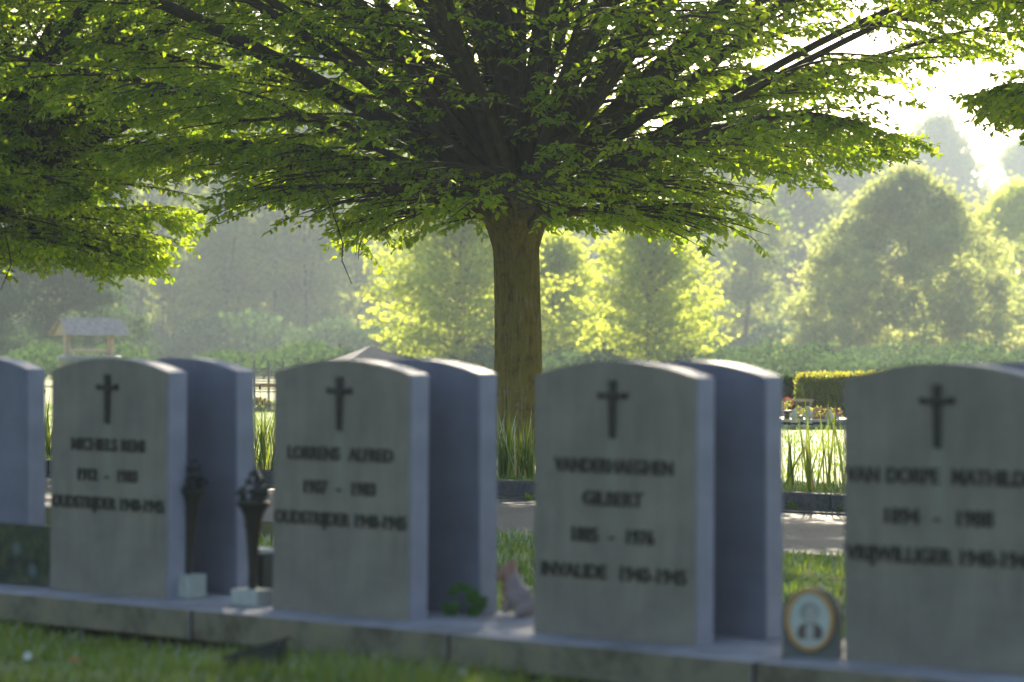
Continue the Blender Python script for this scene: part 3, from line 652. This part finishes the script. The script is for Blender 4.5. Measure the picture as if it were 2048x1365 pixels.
    rad = np.hypot(P3[:, -1, 0], P3[:, -1, 1]); ang = np.arctan2(P3[:, -1, 1], P3[:, -1, 0]); ze = P3[:, -1, 2]
    keep = (ze > zmin(rad, ang)-.13) & (rad < RMAX(ze)*(1+.06*np.sin(ang*9))) & (r.random(m3) < dens*np.interp(np.hypot(rad, (ze-fork)*.55), [0, .8, 1.5, 2.3, 3.2], [.14, .2, .42, .8, 1.0])**np.interp(ze, [1.9, 3.0], [.6, 1])*np.where(li[si] < 16, .55, 1)*np.where(ze < 4.0, 1-front*np.exp(-(np.angle(np.exp(1j*(ang+1.57)))/.65)**2), 1)+1.0*(ze > 4.1))
    P3 = P3[keep]; d3 = d3[keep]; L3 = L3[keep]; m3 = len(P3); R3 = np.tile(np.array([.0032, .0026, .002, .0012]), (m3, 1))
    # leaves, alternate along every twig
    per = 10; ki = np.repeat(np.arange(m3), per); tl = np.tile(np.linspace(.12, 1, per), m3)+r.normal(0, .02, m3*per); tl = np.clip(tl, 0, 1); x = tl*(n3-1); i0 = np.clip(x.astype(int), 0, n3-2); f = (x-i0)[:, None]
    B = P3[ki, i0]*(1-f)+P3[ki, i0+1]*f; dd = d3[ki]; sg = np.where(np.tile(np.arange(per), m3) % 2, 1, -1)[:, None]
    up = norm(np.array([0, 0, 1.0])+r.normal(0, .55, (len(B), 3))); S4 = norm(np.cross(dd, up))*sg
    A = dd*r.uniform(.45, .8, (len(B), 1))+S4*.8; A[:, 2] -= r.uniform(.0, .75, len(B)); A = norm(A)
    Lf = r.uniform(.042, .076, len(B)); Wf = Lf*r.uniform(.54, .68, len(B))
    return dict(limb=P, limbr=Rr, sec=P2, secr=R2, twig=P3, twigr=R3, B=B, A=A, N=up, L=Lf, W=Wf)
def trunk_mesh(seed, fork, r0=.178, lean=0.0):
    r = np.random.default_rng(seed); n = 34; seg = 40; z = np.linspace(-.06, fork+.30, n)
    rad = np.interp(z, [-.06, .05, .25, .6, 1.2, 1.6, fork-.12, fork+.05, fork+.30], [r0*1.55, r0*1.25, r0*1.08, r0*1.02, r0*.97, r0*.98, r0*1.16, r0*1.6, r0*1.3])
    a = np.arange(seg)*2*np.pi/seg; ph = r.uniform(0, 6, 6)
    V = np.zeros((n, seg, 3))
    for i in range(n):
        fl = 1+.05*np.sin(3*a+ph[0]+z[i]*.5)+.035*np.sin(5*a+ph[1]-z[i]*.9)+.014*np.sin(9*a+ph[2]+z[i]*1.5)+.008*r.normal(size=seg)
        V[i, :, 0] = rad[i]*fl*np.cos(a)+lean*z[i]+.015*math.sin(z[i]*2.2); V[i, :, 1] = rad[i]*fl*np.sin(a); V[i, :, 2] = z[i]
    idx = np.arange(n*seg).reshape(n, seg); nx = np.roll(idx, -1, 1); Fc = np.stack([idx[:-1], nx[:-1], nx[1:], idx[1:]], -1).reshape(-1, 4)
    return npmesh('trunk', V, Fc, smooth=True)
def build_hornbeam(H, tm, loc, label, group, nleafparts=0, rz=0):
    root = empty('hornbeam_tree', loc, rz); tag(root, label, 'tree', group)
    link('trunk', tm, root, M['bark'])
    for i in range(len(H['limb'])):
        if 'lm' not in H: H['lm'] = []
        if len(H['lm']) <= i:
            V, Fc = tubes(H['limb'][i:i+1], H['limbr'][i:i+1], 9); me = npmesh('limb', V, Fc, smooth=True); me.materials.append(M['shaded_limb_bark']); H['lm'].append(me)
        link('limb', H['lm'][i], root)
    if 'tw' not in H:
        V1, F1 = tubes(H['sec'], H['secr'], 4); V2, F2 = tubes(H['twig'], H['twigr'], 3)
        H['tw'] = npmesh('twigs', np.concatenate([V1, V2]), np.concatenate([F1, F2+len(V1)])); H['tw'].materials.append(M['twig_bark'])
    tag(link('twigs', H['tw'], root), kind='stuff')
    B, A, Nn, L, W = H['B'], H['A'], H['N'], H['L'], H['W']; mask = np.ones(len(B), bool)
    if nleafparts:
        wx = B+np.array(loc); u = wx[:, 0]/wx[:, 1]*F; v = (wx[:, 2]-1)/wx[:, 1]*F
        score = np.where((np.abs(u) < 980) & (v < 660) & (v > 150), 1/wx[:, 1], 0); idx = np.argsort(-score)[:6*nleafparts:6]; mask[idx] = False
        Vl, Fl = leaves(np.zeros((1, 3)), np.array([[1., 0, 0]]), np.array([[0, 0, 1.]]), np.ones(1), np.full(1, .54)); lm = npmesh('leaf', Vl, Fl, [.4, .6]); lm.materials.append(M['hornbeam_leaf'])
        for j in idx:
            a = Vector(A[j]).normalized(); s = a.cross(Vector(Nn[j])).normalized(); nn = s.cross(a)
            o = link('leaf', lm, root); mt = Matrix((a, -s, nn)).transposed().to_4x4(); mt.translation = Vector(B[j]); o.matrix_local = mt @ Matrix.Scale(float(L[j]), 4)
    key = 'fo%d' % nleafparts
    if key not in H:
        V, Fc = leaves(B[mask], A[mask], Nn[mask], L[mask], W[mask]); rr = np.repeat(np.random.default_rng(3).random(mask.sum()), 2)
        H[key] = npmesh('foliage', V, Fc, rr); H[key].materials.append(M['hornbeam_leaf'])
    tag(link('foliage', H[key], root), kind='stuff'); return root
TX, TY = 0.045, 21.2
H1 = hornbeam(11, zmin_main, 1.85)
tm1 = trunk_mesh(5, 1.85)
import sys; print('LEAVES', len(H1['B']), file=sys.stderr)
t_main = build_hornbeam(H1, tm1, (TX, TY, GZ), 'tall spreading hornbeam with its trunk standing in the middle of the picture', 'hornbeams in a row beyond the road', 300)
# bare dead twigs hanging from the crown
def px_pts(pts, Y): return np.array([[(u-1024)/F*y, y, 1+(682.5-v)/F*y] for (u, v), y in zip(pts, Y)])
pw = px_pts([(620, 340), (655, 400), (676, 455), (686, 490), (684, 522), (694, 545), (703, 568)], [19.6]*7); V, Fc = tubes(pw[None]-np.array([TX, TY, GZ]), np.array([[.006, .0055, .005, .005, .0045, .004, .0035]]), 5)
tag(link('dead_twig', npmesh('dead_twig', V, Fc), t_main, M['twig_bark']), 'long bare twig hanging below the leaves')
H2 = hornbeam(23, zmin_left, 1.7, nlimb=108, droop=.2, front=0, dens=2.0, RM=lambda z: RMAX(z)*1.17+.15); tm2 = trunk_mesh(8, 1.7)
LX, LY = -5.4, 26.0
t_left = build_hornbeam(H2, tm2, (LX, LY, GZ), 'hornbeam at the left edge with low drooping branches, trunk out of frame', 'hornbeams in a row beyond the road')
pw = px_pts([(12, 470), (18, 500), (22, 530), (10, 560), (2, 580)], [24.3]*5); V, Fc = tubes(pw[None]-np.array([LX, LY, GZ]), np.array([[.007, .006, .006, .005, .004]]), 5)
tag(link('dead_twig', npmesh('dead_twig', V, Fc), t_left, M['twig_bark']), 'bare twig hanging at the left edge')
build_hornbeam(H1, tm1, (5.97, 16.9, GZ), 'nearest hornbeam, only its outer leaves reaching in at the upper right corner', 'hornbeams in a row beyond the road', 0, 2.1)

# ------------------------------------------------------------------ far trees
def crown_mesh(seed, shape, W, Hh, z0, nclump, per, leafL, sig, m, inner=.35, rag=1.0):
    r = np.random.default_rng(seed); C = []
    for i in range(nclump):
        t = r.random(); az = r.uniform(0, 6.283)
        rr = float(shape(t))*W/2*(1-inner*r.random()**1.6)*(1+rag*(.10*math.sin(az*3+t*6)+.09*math.sin(az*7+t*11)))*r.uniform(1-.1*rag, 1+.08*rag); C.append((rr*math.cos(az), rr*math.sin(az), z0+t*(Hh-z0)))
    C = np.array(C); cs = sig*r.uniform(.6, 1.5, (nclump, 1)); ci = np.repeat(np.arange(nclump), per)
    B = C[ci]+r.normal(size=(len(ci), 3))*cs[ci]*[1, 1, .75]; A = r.normal(size=B.shape)+[0, 0, -.3]; Nn = r.normal(size=B.shape)+norm(B*[1, 1, .3])*.4+[0, 0, .5]
    L = leafL*r.uniform(.6, 1.3, len(B)); V, Fc = diamonds(B, A, Nn, L, L*.8); me = npmesh('crown', V, Fc, np.clip(np.repeat(r.random(nclump), per)*.5+r.random(len(B))*.5, 0, 1)); me.materials.append(M[m]); return me
def layered_mesh(seed, W, Hh, z0, nb, leafL, m, per=150):
    """young broadleaf: boughs sweeping up and out from a leader"""
    r = np.random.default_rng(seed); Bs = []; tw = []
    for i in range(nb):
        q = i/(nb-1); z = z0*.5+(Hh-z0*.5)*q*.82; az = i*2.4+r.normal(0, .3); L = W/2*np.interp(q, [0, .25, .6, 1], [.95, 1.05, .85, .22])*r.uniform(.75, 1.1); el = np.interp(q, [0, 1], [.28, .95])
        t = np.linspace(0, 1, 5); d = np.array([math.cos(az)*math.cos(el), math.sin(az)*math.cos(el), math.sin(el)]); P = np.array([0, 0, z])+np.outer(t*L/math.cos(el)*.9, d)
        P[:, 2] -= .18*L*t**2*(1-q); tw.append(P); tt = r.uniform(.12, 1.02, per)**.8; B = np.stack([np.interp(tt, t, P[:, k]) for k in range(3)], -1)
        Bs.append(B+r.normal(size=B.shape)*(.05*W*(1.15-tt*.5))[:, None]*[1, 1, .45])
    B = np.concatenate(Bs); A = r.normal(size=B.shape)+[0, 0, -.3]; Nn = r.normal(size=B.shape)+[0, 0, .7]; L = leafL*r.uniform(.7, 1.3, len(B)); V, Fc = diamonds(B, A, Nn, L, L*.85)
    me = npmesh('crown', V, Fc, r.random(len(B))); me.materials.append(M[m]); V, Fc = tubes(np.array(tw), np.tile(np.linspace(.03, .008, 5), (nb, 1)), 4); b = npmesh('branches', V, Fc); b.materials.append(M['far_bark']); return me, b
def far_trunk(h, r0, seed, forks=3):
    r = np.random.default_rng(seed); t = np.linspace(0, 1, 8); P = [np.stack([.02*h*np.sin(t*4+seed), .02*h*np.sin(t*3+1), t*h], -1)]; Rr = [r0*(1-.75*t)]
    for i in range(forks):
        z = h*r.uniform(.25, .6); az = r.uniform(0, 6.28); e = r.uniform(.9, 1.25); L = h*.5; P.append(np.array([0, 0, z])+np.outer(t*L, [math.cos(az)*math.cos(e), math.sin(az)*math.cos(e), math.sin(e)])); Rr.append(r0*.5*(1-.8*t))
    V, Fc = tubes(np.array(P), np.array(Rr), 7); me = npmesh('trunk', V, Fc, smooth=True); me.materials.append(M['far_bark']); return me
dome = lambda t: np.interp(t, [0, .12, .35, .6, .85, 1], [.75, .97, 1, .82, .45, .08])
egg = lambda t: np.interp(t, [0, .2, .45, .7, .9, 1], [.95, 1.0, .92, .68, .34, .05])
tall = lambda t: np.interp(t, [0, .2, .5, .8, 1], [.8, .95, 1, .7, .15])
cone = lambda t: np.interp(t, [0, .15, .5, .85, 1], [.95, 1, .72, .3, .03])
C_wood = [crown_mesh(31, tall, 9, 17, .4, 170, 190, .36, .60, 'far_leaf', .75), crown_mesh(32, dome, 10, 15, .4, 170, 190, .36, .62, 'far_leaf', .75)]
C_egg = crown_mesh(33, egg, 7.7, 6.75, .0, 620, 120, .14, .23, 'silver_leaf', .6, .25)
C_dark = crown_mesh(34, cone, 6.5, 6.6, .0, 300, 160, .12, .25, 'dark_leaf', .4)
C_lime = [layered_mesh(35, 6.0, 5.6, .8, 120, .125, 'lime_leaf', 190), layered_mesh(36, 4.5, 5.3, .7, 90, .125, 'lime_leaf', 190)]
C_mid = crown_mesh(37, dome, 8, 8, .2, 340, 150, .16, .33, 'lime_leaf', .6)
T_far = [far_trunk(12, .22, 1), far_trunk(10, .2, 2, 4)]; T_small = far_trunk(5.0, .06, 3, 0)
def tree(name, u, Y, crown, trunk, sxy, sz, label, rz, group=None, branches=None, cat='tree'):
    root = empty(name, ((u-1024)/F*Y, Y, GZ), rz); root.scale = (sxy, sxy, sz); tag(root, label, cat, group)
    tag(link('crown', crown, root), kind='stuff')
    if trunk: link('trunk', trunk, root)
    if branches: tag(link('branches', branches, root), kind='stuff')
    return root
tree('young_maple', 925, 74, C_lime[0][0], T_small, .98, .92, 'glowing yellow-green young tree directly behind the hornbeam trunk', .3, 'young lime-green trees', C_lime[0][1])
tree('young_maple', 1105, 79, C_lime[1][0], T_small, .9, .78, 'glowing young tree just right of the hornbeam trunk, behind the other lime-green trees', 2.2, 'young lime-green trees', C_lime[1][1])
tree('young_maple', 1303, 72, C_lime[1][0], T_small, .92, .80, 'glowing yellow-green young tree between the trunk and the big rounded tree', 1.1, 'young lime-green trees', C_lime[1][1])
tree('round_tree', 1815, 98, C_egg, T_small, 1.06, .99, 'big rounded grey-green tree on the right, nearest of the hazy trees', .4)
tree('lime_tree', 2040, 118, C_mid, T_small, .85, .93, 'yellow-green tree behind the right flank of the big rounded tree', .9)
tree('dark_evergreen', 100, 88, C_dark, T_small, .95, .72, 'dark green conical tree behind the little wooden roof at the left', .2)
W_ = [('wood_tree', -120, 120, 0, .9, .75), ('wood_tree', 60, 135, 1, .9, .95), ('wood_tree', 290, 122, 0, .85, .80), ('wood_tree', 470, 130, 1, .8, .95), ('wood_tree', 640, 118, 0, .75, .80), ('wood_tree', 800, 140, 1, .85, .88),
      ('wood_tree', 1010, 132, 0, .9, .62), ('wood_tree', 1180, 145, 1, .85, .80), ('wood_tree', 1420, 125, 0, .75, .50), ('wood_tree', 1580, 118, 1, .72, .52), ('wood_tree', 1700, 140, 0, .7, .62), ('wood_tree', 1870, 190, 1, 1.0, 1.02), ('wood_tree', 1700, 205, 0, .95, .75), ('wood_tree', 2080, 200, 0, .95, .90)]
wl = ['hazy wood tree at the far left edge above the dark conical tree', 'hazy wood tree rising just right of the dark conical tree', 'bluish wood tree behind the little wooden roof and right of it', 'hazy tree with bare forked stems above the torches', 'bluish wood tree above the LORRENS stone, left of the lime-green tree',
      'hazy wood tree meeting the left side of the lime-green tree', 'low hazy tree behind the hornbeam trunk', 'hazy wood tree rising between the two lime-green trees', 'grey-green wood tree just right of the second lime-green tree', 'grey-green wood tree touching the left side of the big rounded tree',
      'hazy wood tree looking over the left shoulder of the big rounded tree', 'tallest pale far tree, its dome against the sky at right', 'pale far tree left of the tallest dome', 'pale far tree at the right edge below the sky']
for i, (nm, u, Y, k, a, b) in enumerate(W_): Y *= 1.45; a *= 1.45; b *= 1.45; tree(nm, u, Y, C_wood[k], T_far[k], a, b, wl[i], i*1.3, 'trees of the hazy wood')
C_sparse = crown_mesh(41, tall, 4.2, 13, 1.5, 95, 110, .24, .38, 'far_leaf', .8); T_slim = far_trunk(13, .13, 9, 5)
for i, (u, Y_, a, b, lab) in enumerate([(455, 140, 1, 1.0, 'slender light-barked tree in the wood above the gap behind the torches'), (560, 146, 1.1, 1.1, 'slender light-barked tree in the wood above the left side of the LORRENS stone'), (625, 138, .9, 1.0, 'leaning slender tree in the wood above the LORRENS cross'), (715, 150, 1, 1.05, 'slender tree in the wood just left of the lime-green trees'), (335, 150, 1, 1.1, 'slender tree in the wood right of the wooden shelter'), (1490, 136, 1, .9, 'slender sunlit tree between the lime-green tree and the big rounded tree')]):
    tr_ = tree('slender_tree', u, Y_, C_sparse, T_slim, a, b, lab, i*1.9, 'slender trees at the wood edge')
    if i == 2: tr_.rotation_euler = (0, R(9), 2)
# a closed far belt of woodland behind them
r = np.random.default_rng(77); n = 130000; x = r.uniform(-120, 120, n); hmax = 15+3.5*np.sin(x*.09)+2.6*np.sin(x*.22+1)+1.6*np.sin(x*.6); hmax = np.where((x > 34), hmax*.6, hmax)
zz = hmax*r.random(n)**.8; B = np.stack([x, 325+r.uniform(-8, 8, n)+2*np.sin(x*.5), zz+GZ], -1); A = r.normal(size=B.shape); L = .8*r.uniform(.6, 1.3, n)
V, Fc = diamonds(B, A, r.normal(size=B.shape)+[0, -.4, .4], L, L*.8); o = link('far_wood', npmesh('far_wood', V, Fc, r.random(n)), None, M['far_leaf']); tag(o, 'continuous far woodland closing the view behind all trees', None, None, 'stuff')

n = 70000; x = r.uniform(-75, 75, n); yy = r.uniform(0, 1, n); hm = 1.5+.4*np.sin(x*.45)+.3*np.sin(x*1.1+2)+.2*np.sin(x*2.3)
B = np.stack([x, 116+yy*8+3*np.sin(x*.2), hm*r.random(n)**.7+GZ], -1); A = r.normal(size=B.shape); L = .26*r.uniform(.6, 1.3, n)
V, Fc = diamonds(B, A, r.normal(size=B.shape)+[0, -.3, .5], L, L*.8); o = link('undergrowth', npmesh('undergrowth', V, Fc, r.random(n)), None, M['dark_leaf']); tag(o, 'low dark undergrowth along the foot of the hazy wood', None, None, 'stuff')

n = 90000; x = r.uniform(-26, 26, n); q = r.random(n); hm = .50+.20*np.sin(x*1.1+q*3)+.14*np.sin(x*2.7+1+q*5)+.10*np.sin(x*6.1)
B = np.stack([x, 66+q*14+.8*np.sin(x*.7), np.clip(hm, .12, 1)*r.random(n)**.75+GZ], -1); L = .13*r.uniform(.6, 1.3, n)
V, Fc = diamonds(B, r.normal(size=B.shape)+[0, 0, .5], r.normal(size=B.shape), L, L*.7); o = link('rough_growth', npmesh('rough_growth', V, Fc, r.random(n)), None, M['dark_leaf']); tag(o, 'rough low growth along the far edge of the lawn', None, None, 'stuff')

# ------------------------------------------------------------------ far things on the lawn
# little roofed well
WY = 58; wx_ = (178-1024)/F*WY; well = empty('roofed_well', (wx_, WY, GZ), R(35)); tag(well, 'small wooden shelter with shingled gable roof above the MICHIELS stone', 'well')
px1 = WY/F; topz = 1+(682.5-638)*px1-GZ; eav = 1+(682.5-672)*px1-GZ; hw = .60; dp = .45
roof = empty('roof', (0, 0, 0)); roof.parent = well
bm = bmesh.new(); V = []
for sgn in (-1, 1):
    nrow = 5
    for k in range(nrow):
        f0, f1 = k/nrow, (k+1.15)/nrow; y0, y1 = sgn*dp*(1-f0), sgn*dp*(1-min(1, f1)); z0, z1 = eav+(topz-eav)*f0, eav+(topz-eav)*min(1, f1)
        cyy = (y0+y1)/2; cz = (z0+z1)/2+.012*(1 if True else 0); L = math.hypot(y1-y0, z1-z0); a = math.atan2(z1-z0, (y1-y0)) if sgn < 0 else math.atan2(z1-z0, y1-y0)
        bm = bmesh.new(); add_box(bm, (0, 0, 0), (2*hw+.24-.02*k, L, .018)); bmesh.ops.transform(bm, matrix=Matrix.Translation((0, cyy, cz)) @ Matrix.Rotation(a+(.05 if sgn < 0 else -.05), 4, 'X'), verts=bm.verts)
        link('shingle_row', bm_mesh('shingle_row', bm), roof, M['grey_shingle'])
for sx in (-1, 1):
    bm = bmesh.new(); x0 = sx*hw; vs = [bm.verts.new((x0+dx, y, z)) for dx in (-.015, .015) for y, z in ((-dp*.92, eav+.01), (dp*.92, eav+.01), (0, topz-.02))]
    bm.faces.new(vs[:3]); bm.faces.new(vs[3:][::-1]); [bm.faces.new((vs[i], vs[i+3], vs[(i+1) % 3+3], vs[(i+1) % 3])) for i in range(3)]; bmesh.ops.recalc_face_normals(bm, faces=bm.faces)
    link('gable', bm_mesh('gable', bm), roof, M['weathered_wood'])
    link('post', box_mesh('post', (sx*.50, 0, eav/2), (.11, .11, eav), .008), well, M['weathered_wood'])
link('crossbar', box_mesh('crossbar', (0, 0, eav-.32), (.95, .06, .06), .006), well, M['weathered_wood'])
V, Fc = lathe([(.62, 0), (.62, .5), (.66, .52), (.66, .6), (.5, .6), (.5, .1)], 28); link('well_ring', npmesh('well_ring', V, Fc), well, M['grey_stone'])
for sx in (-.25, .15): link('hanging_bar', box_mesh('hanging_bar', (sx, 0, eav-.50), (.02, .02, .32)), well, M['weathered_wood'])
# low grave house with a pyramid roof
Y = 42; gh = empty('grave_shelter', ((742-1024)/F*Y, Y, GZ), R(20)); tag(gh, 'low grave shelter with pale pyramid roof between the LORRENS stone and lime-green tree', 'shelter')
apz = 1-9/F*Y-GZ; hb = .55; ez = apz-.26
bm = bmesh.new(); ap = bm.verts.new((0, 0, apz)); cs = [bm.verts.new((sx*hb, sy*hb, ez)) for sx, sy in ((-1, -1), (1, -1), (1, 1), (-1, 1))]; lo = [bm.verts.new((v.co.x, v.co.y, ez-.03)) for v in cs]
for i in range(4): bm.faces.new((cs[i], cs[(i+1) % 4], ap)); bm.faces.new((lo[i], lo[(i+1) % 4], cs[(i+1) % 4], cs[i]))
bm.faces.new(lo[::-1]); link('roof', bm_mesh('roof', bm), gh, M['slate'])
for sx in (-1, 1):
    for sy in (-1, 1): link('post', box_mesh('post', (sx*.45, sy*.45, (ez-.03)/2), (.06, .06, ez-.03)), gh, M['grey_stone'])
link('slab', box_mesh('slab', (0, 0, .06), (1.0, 1.0, .12), .01), gh, M['grey_stone'])
# slatted grave fence in the left gap
Y = 36.5; px1 = Y/F
fx = (530-1024)*px1; fe = empty('grave_fence', (fx, Y+.5, GZ), R(-10)); tag(fe, 'grey slatted grave fence with a brown top rail in the gap behind the torches', 'fence')
for k in range(10):
    z = 1-(738-682.5)*px1-GZ-k*.034; link('slat', box_mesh('slat', (0, 0, z), (.9, .02, .018)), fe, M['grey_stone'])
link('rail', box_mesh('rail', (0, -.03, 1-(773-682.5)*px1-GZ), (.95, .05, .05), .01), fe, simple('orange_wood', (.5, .28, .13), .6))
for k in range(13): link('wire', box_mesh('wire', (0, 0, .04+k*.026), (.9, .006, .006)), fe, M['wire'])
for sx in (-.43, -.2, .0, .2, .43): link('post', box_mesh('post', (sx, .02, .33), (.025, .025, .66)), fe, M['grey_stone'])
def flowers(u, v, Y, wid, hgt, potm, pm, label, seed, n=26, z=None, pot=True):
    r = np.random.default_rng(seed); p1 = Y/F; zb = 1-(v-682.5)*p1; root = empty('flower_pot', ((u-1024)*p1, Y, zb)); tag(root, label, 'flower pot', 'flower pots on the far graves'); hgt *= .78; ph = hgt*.42
    V, Fc = lathe([(wid*.24, 0), (wid*.33, ph), (wid*.36, ph), (wid*.36, ph*1.15), (wid*.30, ph*1.15), (.001, ph*.9)], 14); link('pot', npmesh('pot', V, Fc), root, M[potm])
    q = r.normal(size=(60, 3)); q = norm(q)*r.random((60, 1))**.33; C = q*[wid*.5, wid*.4, hgt*.3]+[0, 0, hgt*.72]
    V, Fc = leaves(C, r.normal(size=C.shape)+[0, 0, .6], r.normal(size=C.shape), np.full(60, wid*.26), np.full(60, wid*.11)); link('greenery', npmesh('greenery', V, Fc, r.random(120)), root, M['hedge_leaf'])
    for i in range(n):
        d = norm(r.normal(size=3)+[0, -.3, .6]); c = d*[wid*.5, wid*.4, hgt*.32]+[0, 0, hgt*.72]; m_ = 8; A = r.normal(size=(m_, 3))+d*.8
        V, Fc = leaves(np.tile(c, (m_, 1)), A, r.normal(size=(m_, 3)), np.full(m_, wid*.13), np.full(m_, wid*.11), .3); link('blossom', npmesh('blossom', V, Fc, r.random(2*m_)), root, M[pm])
flowers(519, 829, 36, .26, .24, 'white_stone', 'peach_petal', 'peach and white flowers on the far grave, left half of the left gap', 61)
flowers(541, 829, 36, .15, .18, 'white_stone', 'white_petal', 'white flower pot in the left gap close to the LORRENS stone', 62)
# right gap: raised grave with pots, hedge behind, low wooden frame
def gpt(u, v, z): Y = F*(1-z)/(v-682.5); return (u-1024)/F*Y, Y
gx, gy = gpt(1640, 858, GZ); gr = empty('far_grave', (gx, gy+.4, GZ), R(-16)); tag(gr, 'raised far grave with white slab edge on a course of pebbles, before the hedge', 'grave')
link('border', box_mesh('border', (.15, .0, .085), (1.7, .9, .03), .006), gr, M['white_stone']); link('bed', box_mesh('bed', (.15, 0, .03), (1.6, .82, .08)), gr, M['soil'])
for k in range(26):
    bm = bmesh.new(); blob((0, 0, 0), 1, bm); o = link('pebble', bm_mesh('pebble', bm, True), gr, M['white_stone' if k % 3 else 'grey_stone']); s = rng.uniform(.02, .04); o.scale = (s*1.4, s, s*.8); o.location = (-.65+k*.062, -.47-rng.uniform(0, .08), .02)
sx0 = gpt(1585, 846, .2)[1]
for (u, v, wid, h, pt, pm, lab, sd_) in [(1574, 843, .13, .30, 'dark_plastic', 'orange_petal', 'tall pot with orange poppies at the left end of the far grave', 71), (1600, 845, .13, .19, 'grey_stone', 'white_petal', 'grey pot with round white blooms left of the terracotta pot', 72), (1638, 845, .22, .17, 'terracotta', 'peach_petal', 'terracotta pot with peach flowers before the hedge', 73), (1668, 846, .18, .17, 'white_stone', 'pink_petal', 'pot of magenta flowers close to the largest gravestone', 74), (1678, 861, .16, .09, 'grey_stone', 'lilac_petal', 'low lilac flowers at the right foot of the far grave', 75)]:
    flowers(u, v, gy+.1 if v < 850 else gy-.15, wid, h, pt, pm, lab, sd_, 22)
for (u, v, s, lab) in [(1588, 846, .045, 'white urn-shaped ornament left of the grey pot'), (1616, 847, .055, 'round white stone ornament right of the grey pot'), (1659, 850, .05, 'small white angel-like figure left of the magenta flowers')]:
    p1 = (gy-.05)/F; Vv, Fc = lathe([(s*.8, 0), (s*.85, s*.3), (s*.45, s*.7), (s*.95, s*1.3), (s*.9, s*2.0), (s*.4, s*2.4), (s*.5, s*2.7), (s*.3, s*3.1), (.001, s*3.2)], 14); o = link('ornament', npmesh('ornament', Vv, Fc, smooth=True), None, M['white_stone'])
    o.location = ((u-1024)*p1, gy-.05, 1-(v-682.5)*p1); tag(o, lab, 'ornament', 'white ornaments on the far grave')
# box hedge: leafy block
Y = gy+1.6; p1 = Y/F; hx0, hx1 = (1602-1024)*p1, (1602-1024)*p1+1.0; hz = 1-(759-682.5)*p1-GZ; hd = .8
hg = empty('box_hedge', (hx0, Y, GZ), R(-6)); tag(hg, 'clipped box hedge block with golden sunlit top behind the far grave', 'hedge')
r = np.random.default_rng(5); n = 40000; ww = hx1-hx0; f = r.integers(0, 5, n); a = r.random(n); b = r.random(n); z_ = hz*b
X = np.where(f == 0, a*ww, np.where(f == 1, a*ww, np.where(f == 2, 0, np.where(f == 3, ww, a*ww)))); Yy = np.where(f == 0, 0, np.where(f == 1, hd, np.where(f == 4, b*hd, a*hd))); Z = np.where(f == 4, hz, z_)
B = np.stack([X, Yy, Z], -1)+r.normal(0, .022, (n, 3)); A = r.normal(size=(n, 3))+[0, 0, .8]; L = r.uniform(.025, .05, n); V, Fc = leaves(B, A, r.normal(size=(n, 3)), L, L*.6); tag(link('foliage', npmesh('foliage', V, Fc, np.repeat(r.random(n), 2)), hg, M['hedge_leaf']), kind='stuff')
link('core', box_mesh('core', (ww/2, hd/2, hz/2), (ww-.05, hd-.05, hz-.05)), hg, M['hedge_core'])
Y = gy+2.2; p1 = Y/F; ds = empty('shade_shrub', ((1572-1024)*p1, Y, GZ)); tag(ds, 'dark leafy mass added to stand in for the shade left of the box hedge', 'shrub')  # added foliage that darkens a spot where there is only far shade
n = 9000; q = norm(r.normal(size=(n, 3)))*r.random((n, 1))**.4; B = q*[.26, .2, .26]+[0, 0, .26]+r.normal(0, .015, (n, 3)); L = r.uniform(.03, .055, n); V, Fc = leaves(B, r.normal(size=(n, 3))+[0, 0, .4], r.normal(size=(n, 3)), L, L*.55); tag(link('foliage', npmesh('foliage', V, Fc, np.repeat(r.random(n), 2)), ds, M['dark_leaf']), kind='stuff')
Y = gy+1.3; p1 = Y/F; fr = empty('wooden_frame', ((1584-1024)*p1, Y, GZ), R(-5)); tag(fr, 'low pale wooden rail on posts left of the box hedge', 'frame'); zt = 1-(801-682.5)*p1-GZ
link('rail', box_mesh('rail', (.05, 0, zt), (.36, .03, .03), .004), fr, M['weathered_wood'])
for sx in (-.11, .2): link('post', box_mesh('post', (sx, .0, zt/2), (.022, .022, zt)), fr, M['weathered_wood'])

# ------------------------------------------------------------------ haze
def hz_m(t): return None
m = bpy.data.materials.new('haze'); m.use_nodes = True; t = m.node_tree; t.nodes.clear(); out = t.nodes.new('ShaderNodeOutputMaterial'); pv = t.nodes.new('ShaderNodeVolumePrincipled')
pv.inputs['Color'].default_value = (.72, .86, 1, 1); pv.inputs['Density'].default_value = .00112; pv.inputs['Anisotropy'].default_value = .35
t.links.new(pv.outputs[0], out.inputs['Volume'])
hz_o = link('haze', box_mesh('haze', (0, 0, 13), (840, 840, 28)), None, m); tag(hz_o, kind='stuff', label='thin morning haze over the whole cemetery')
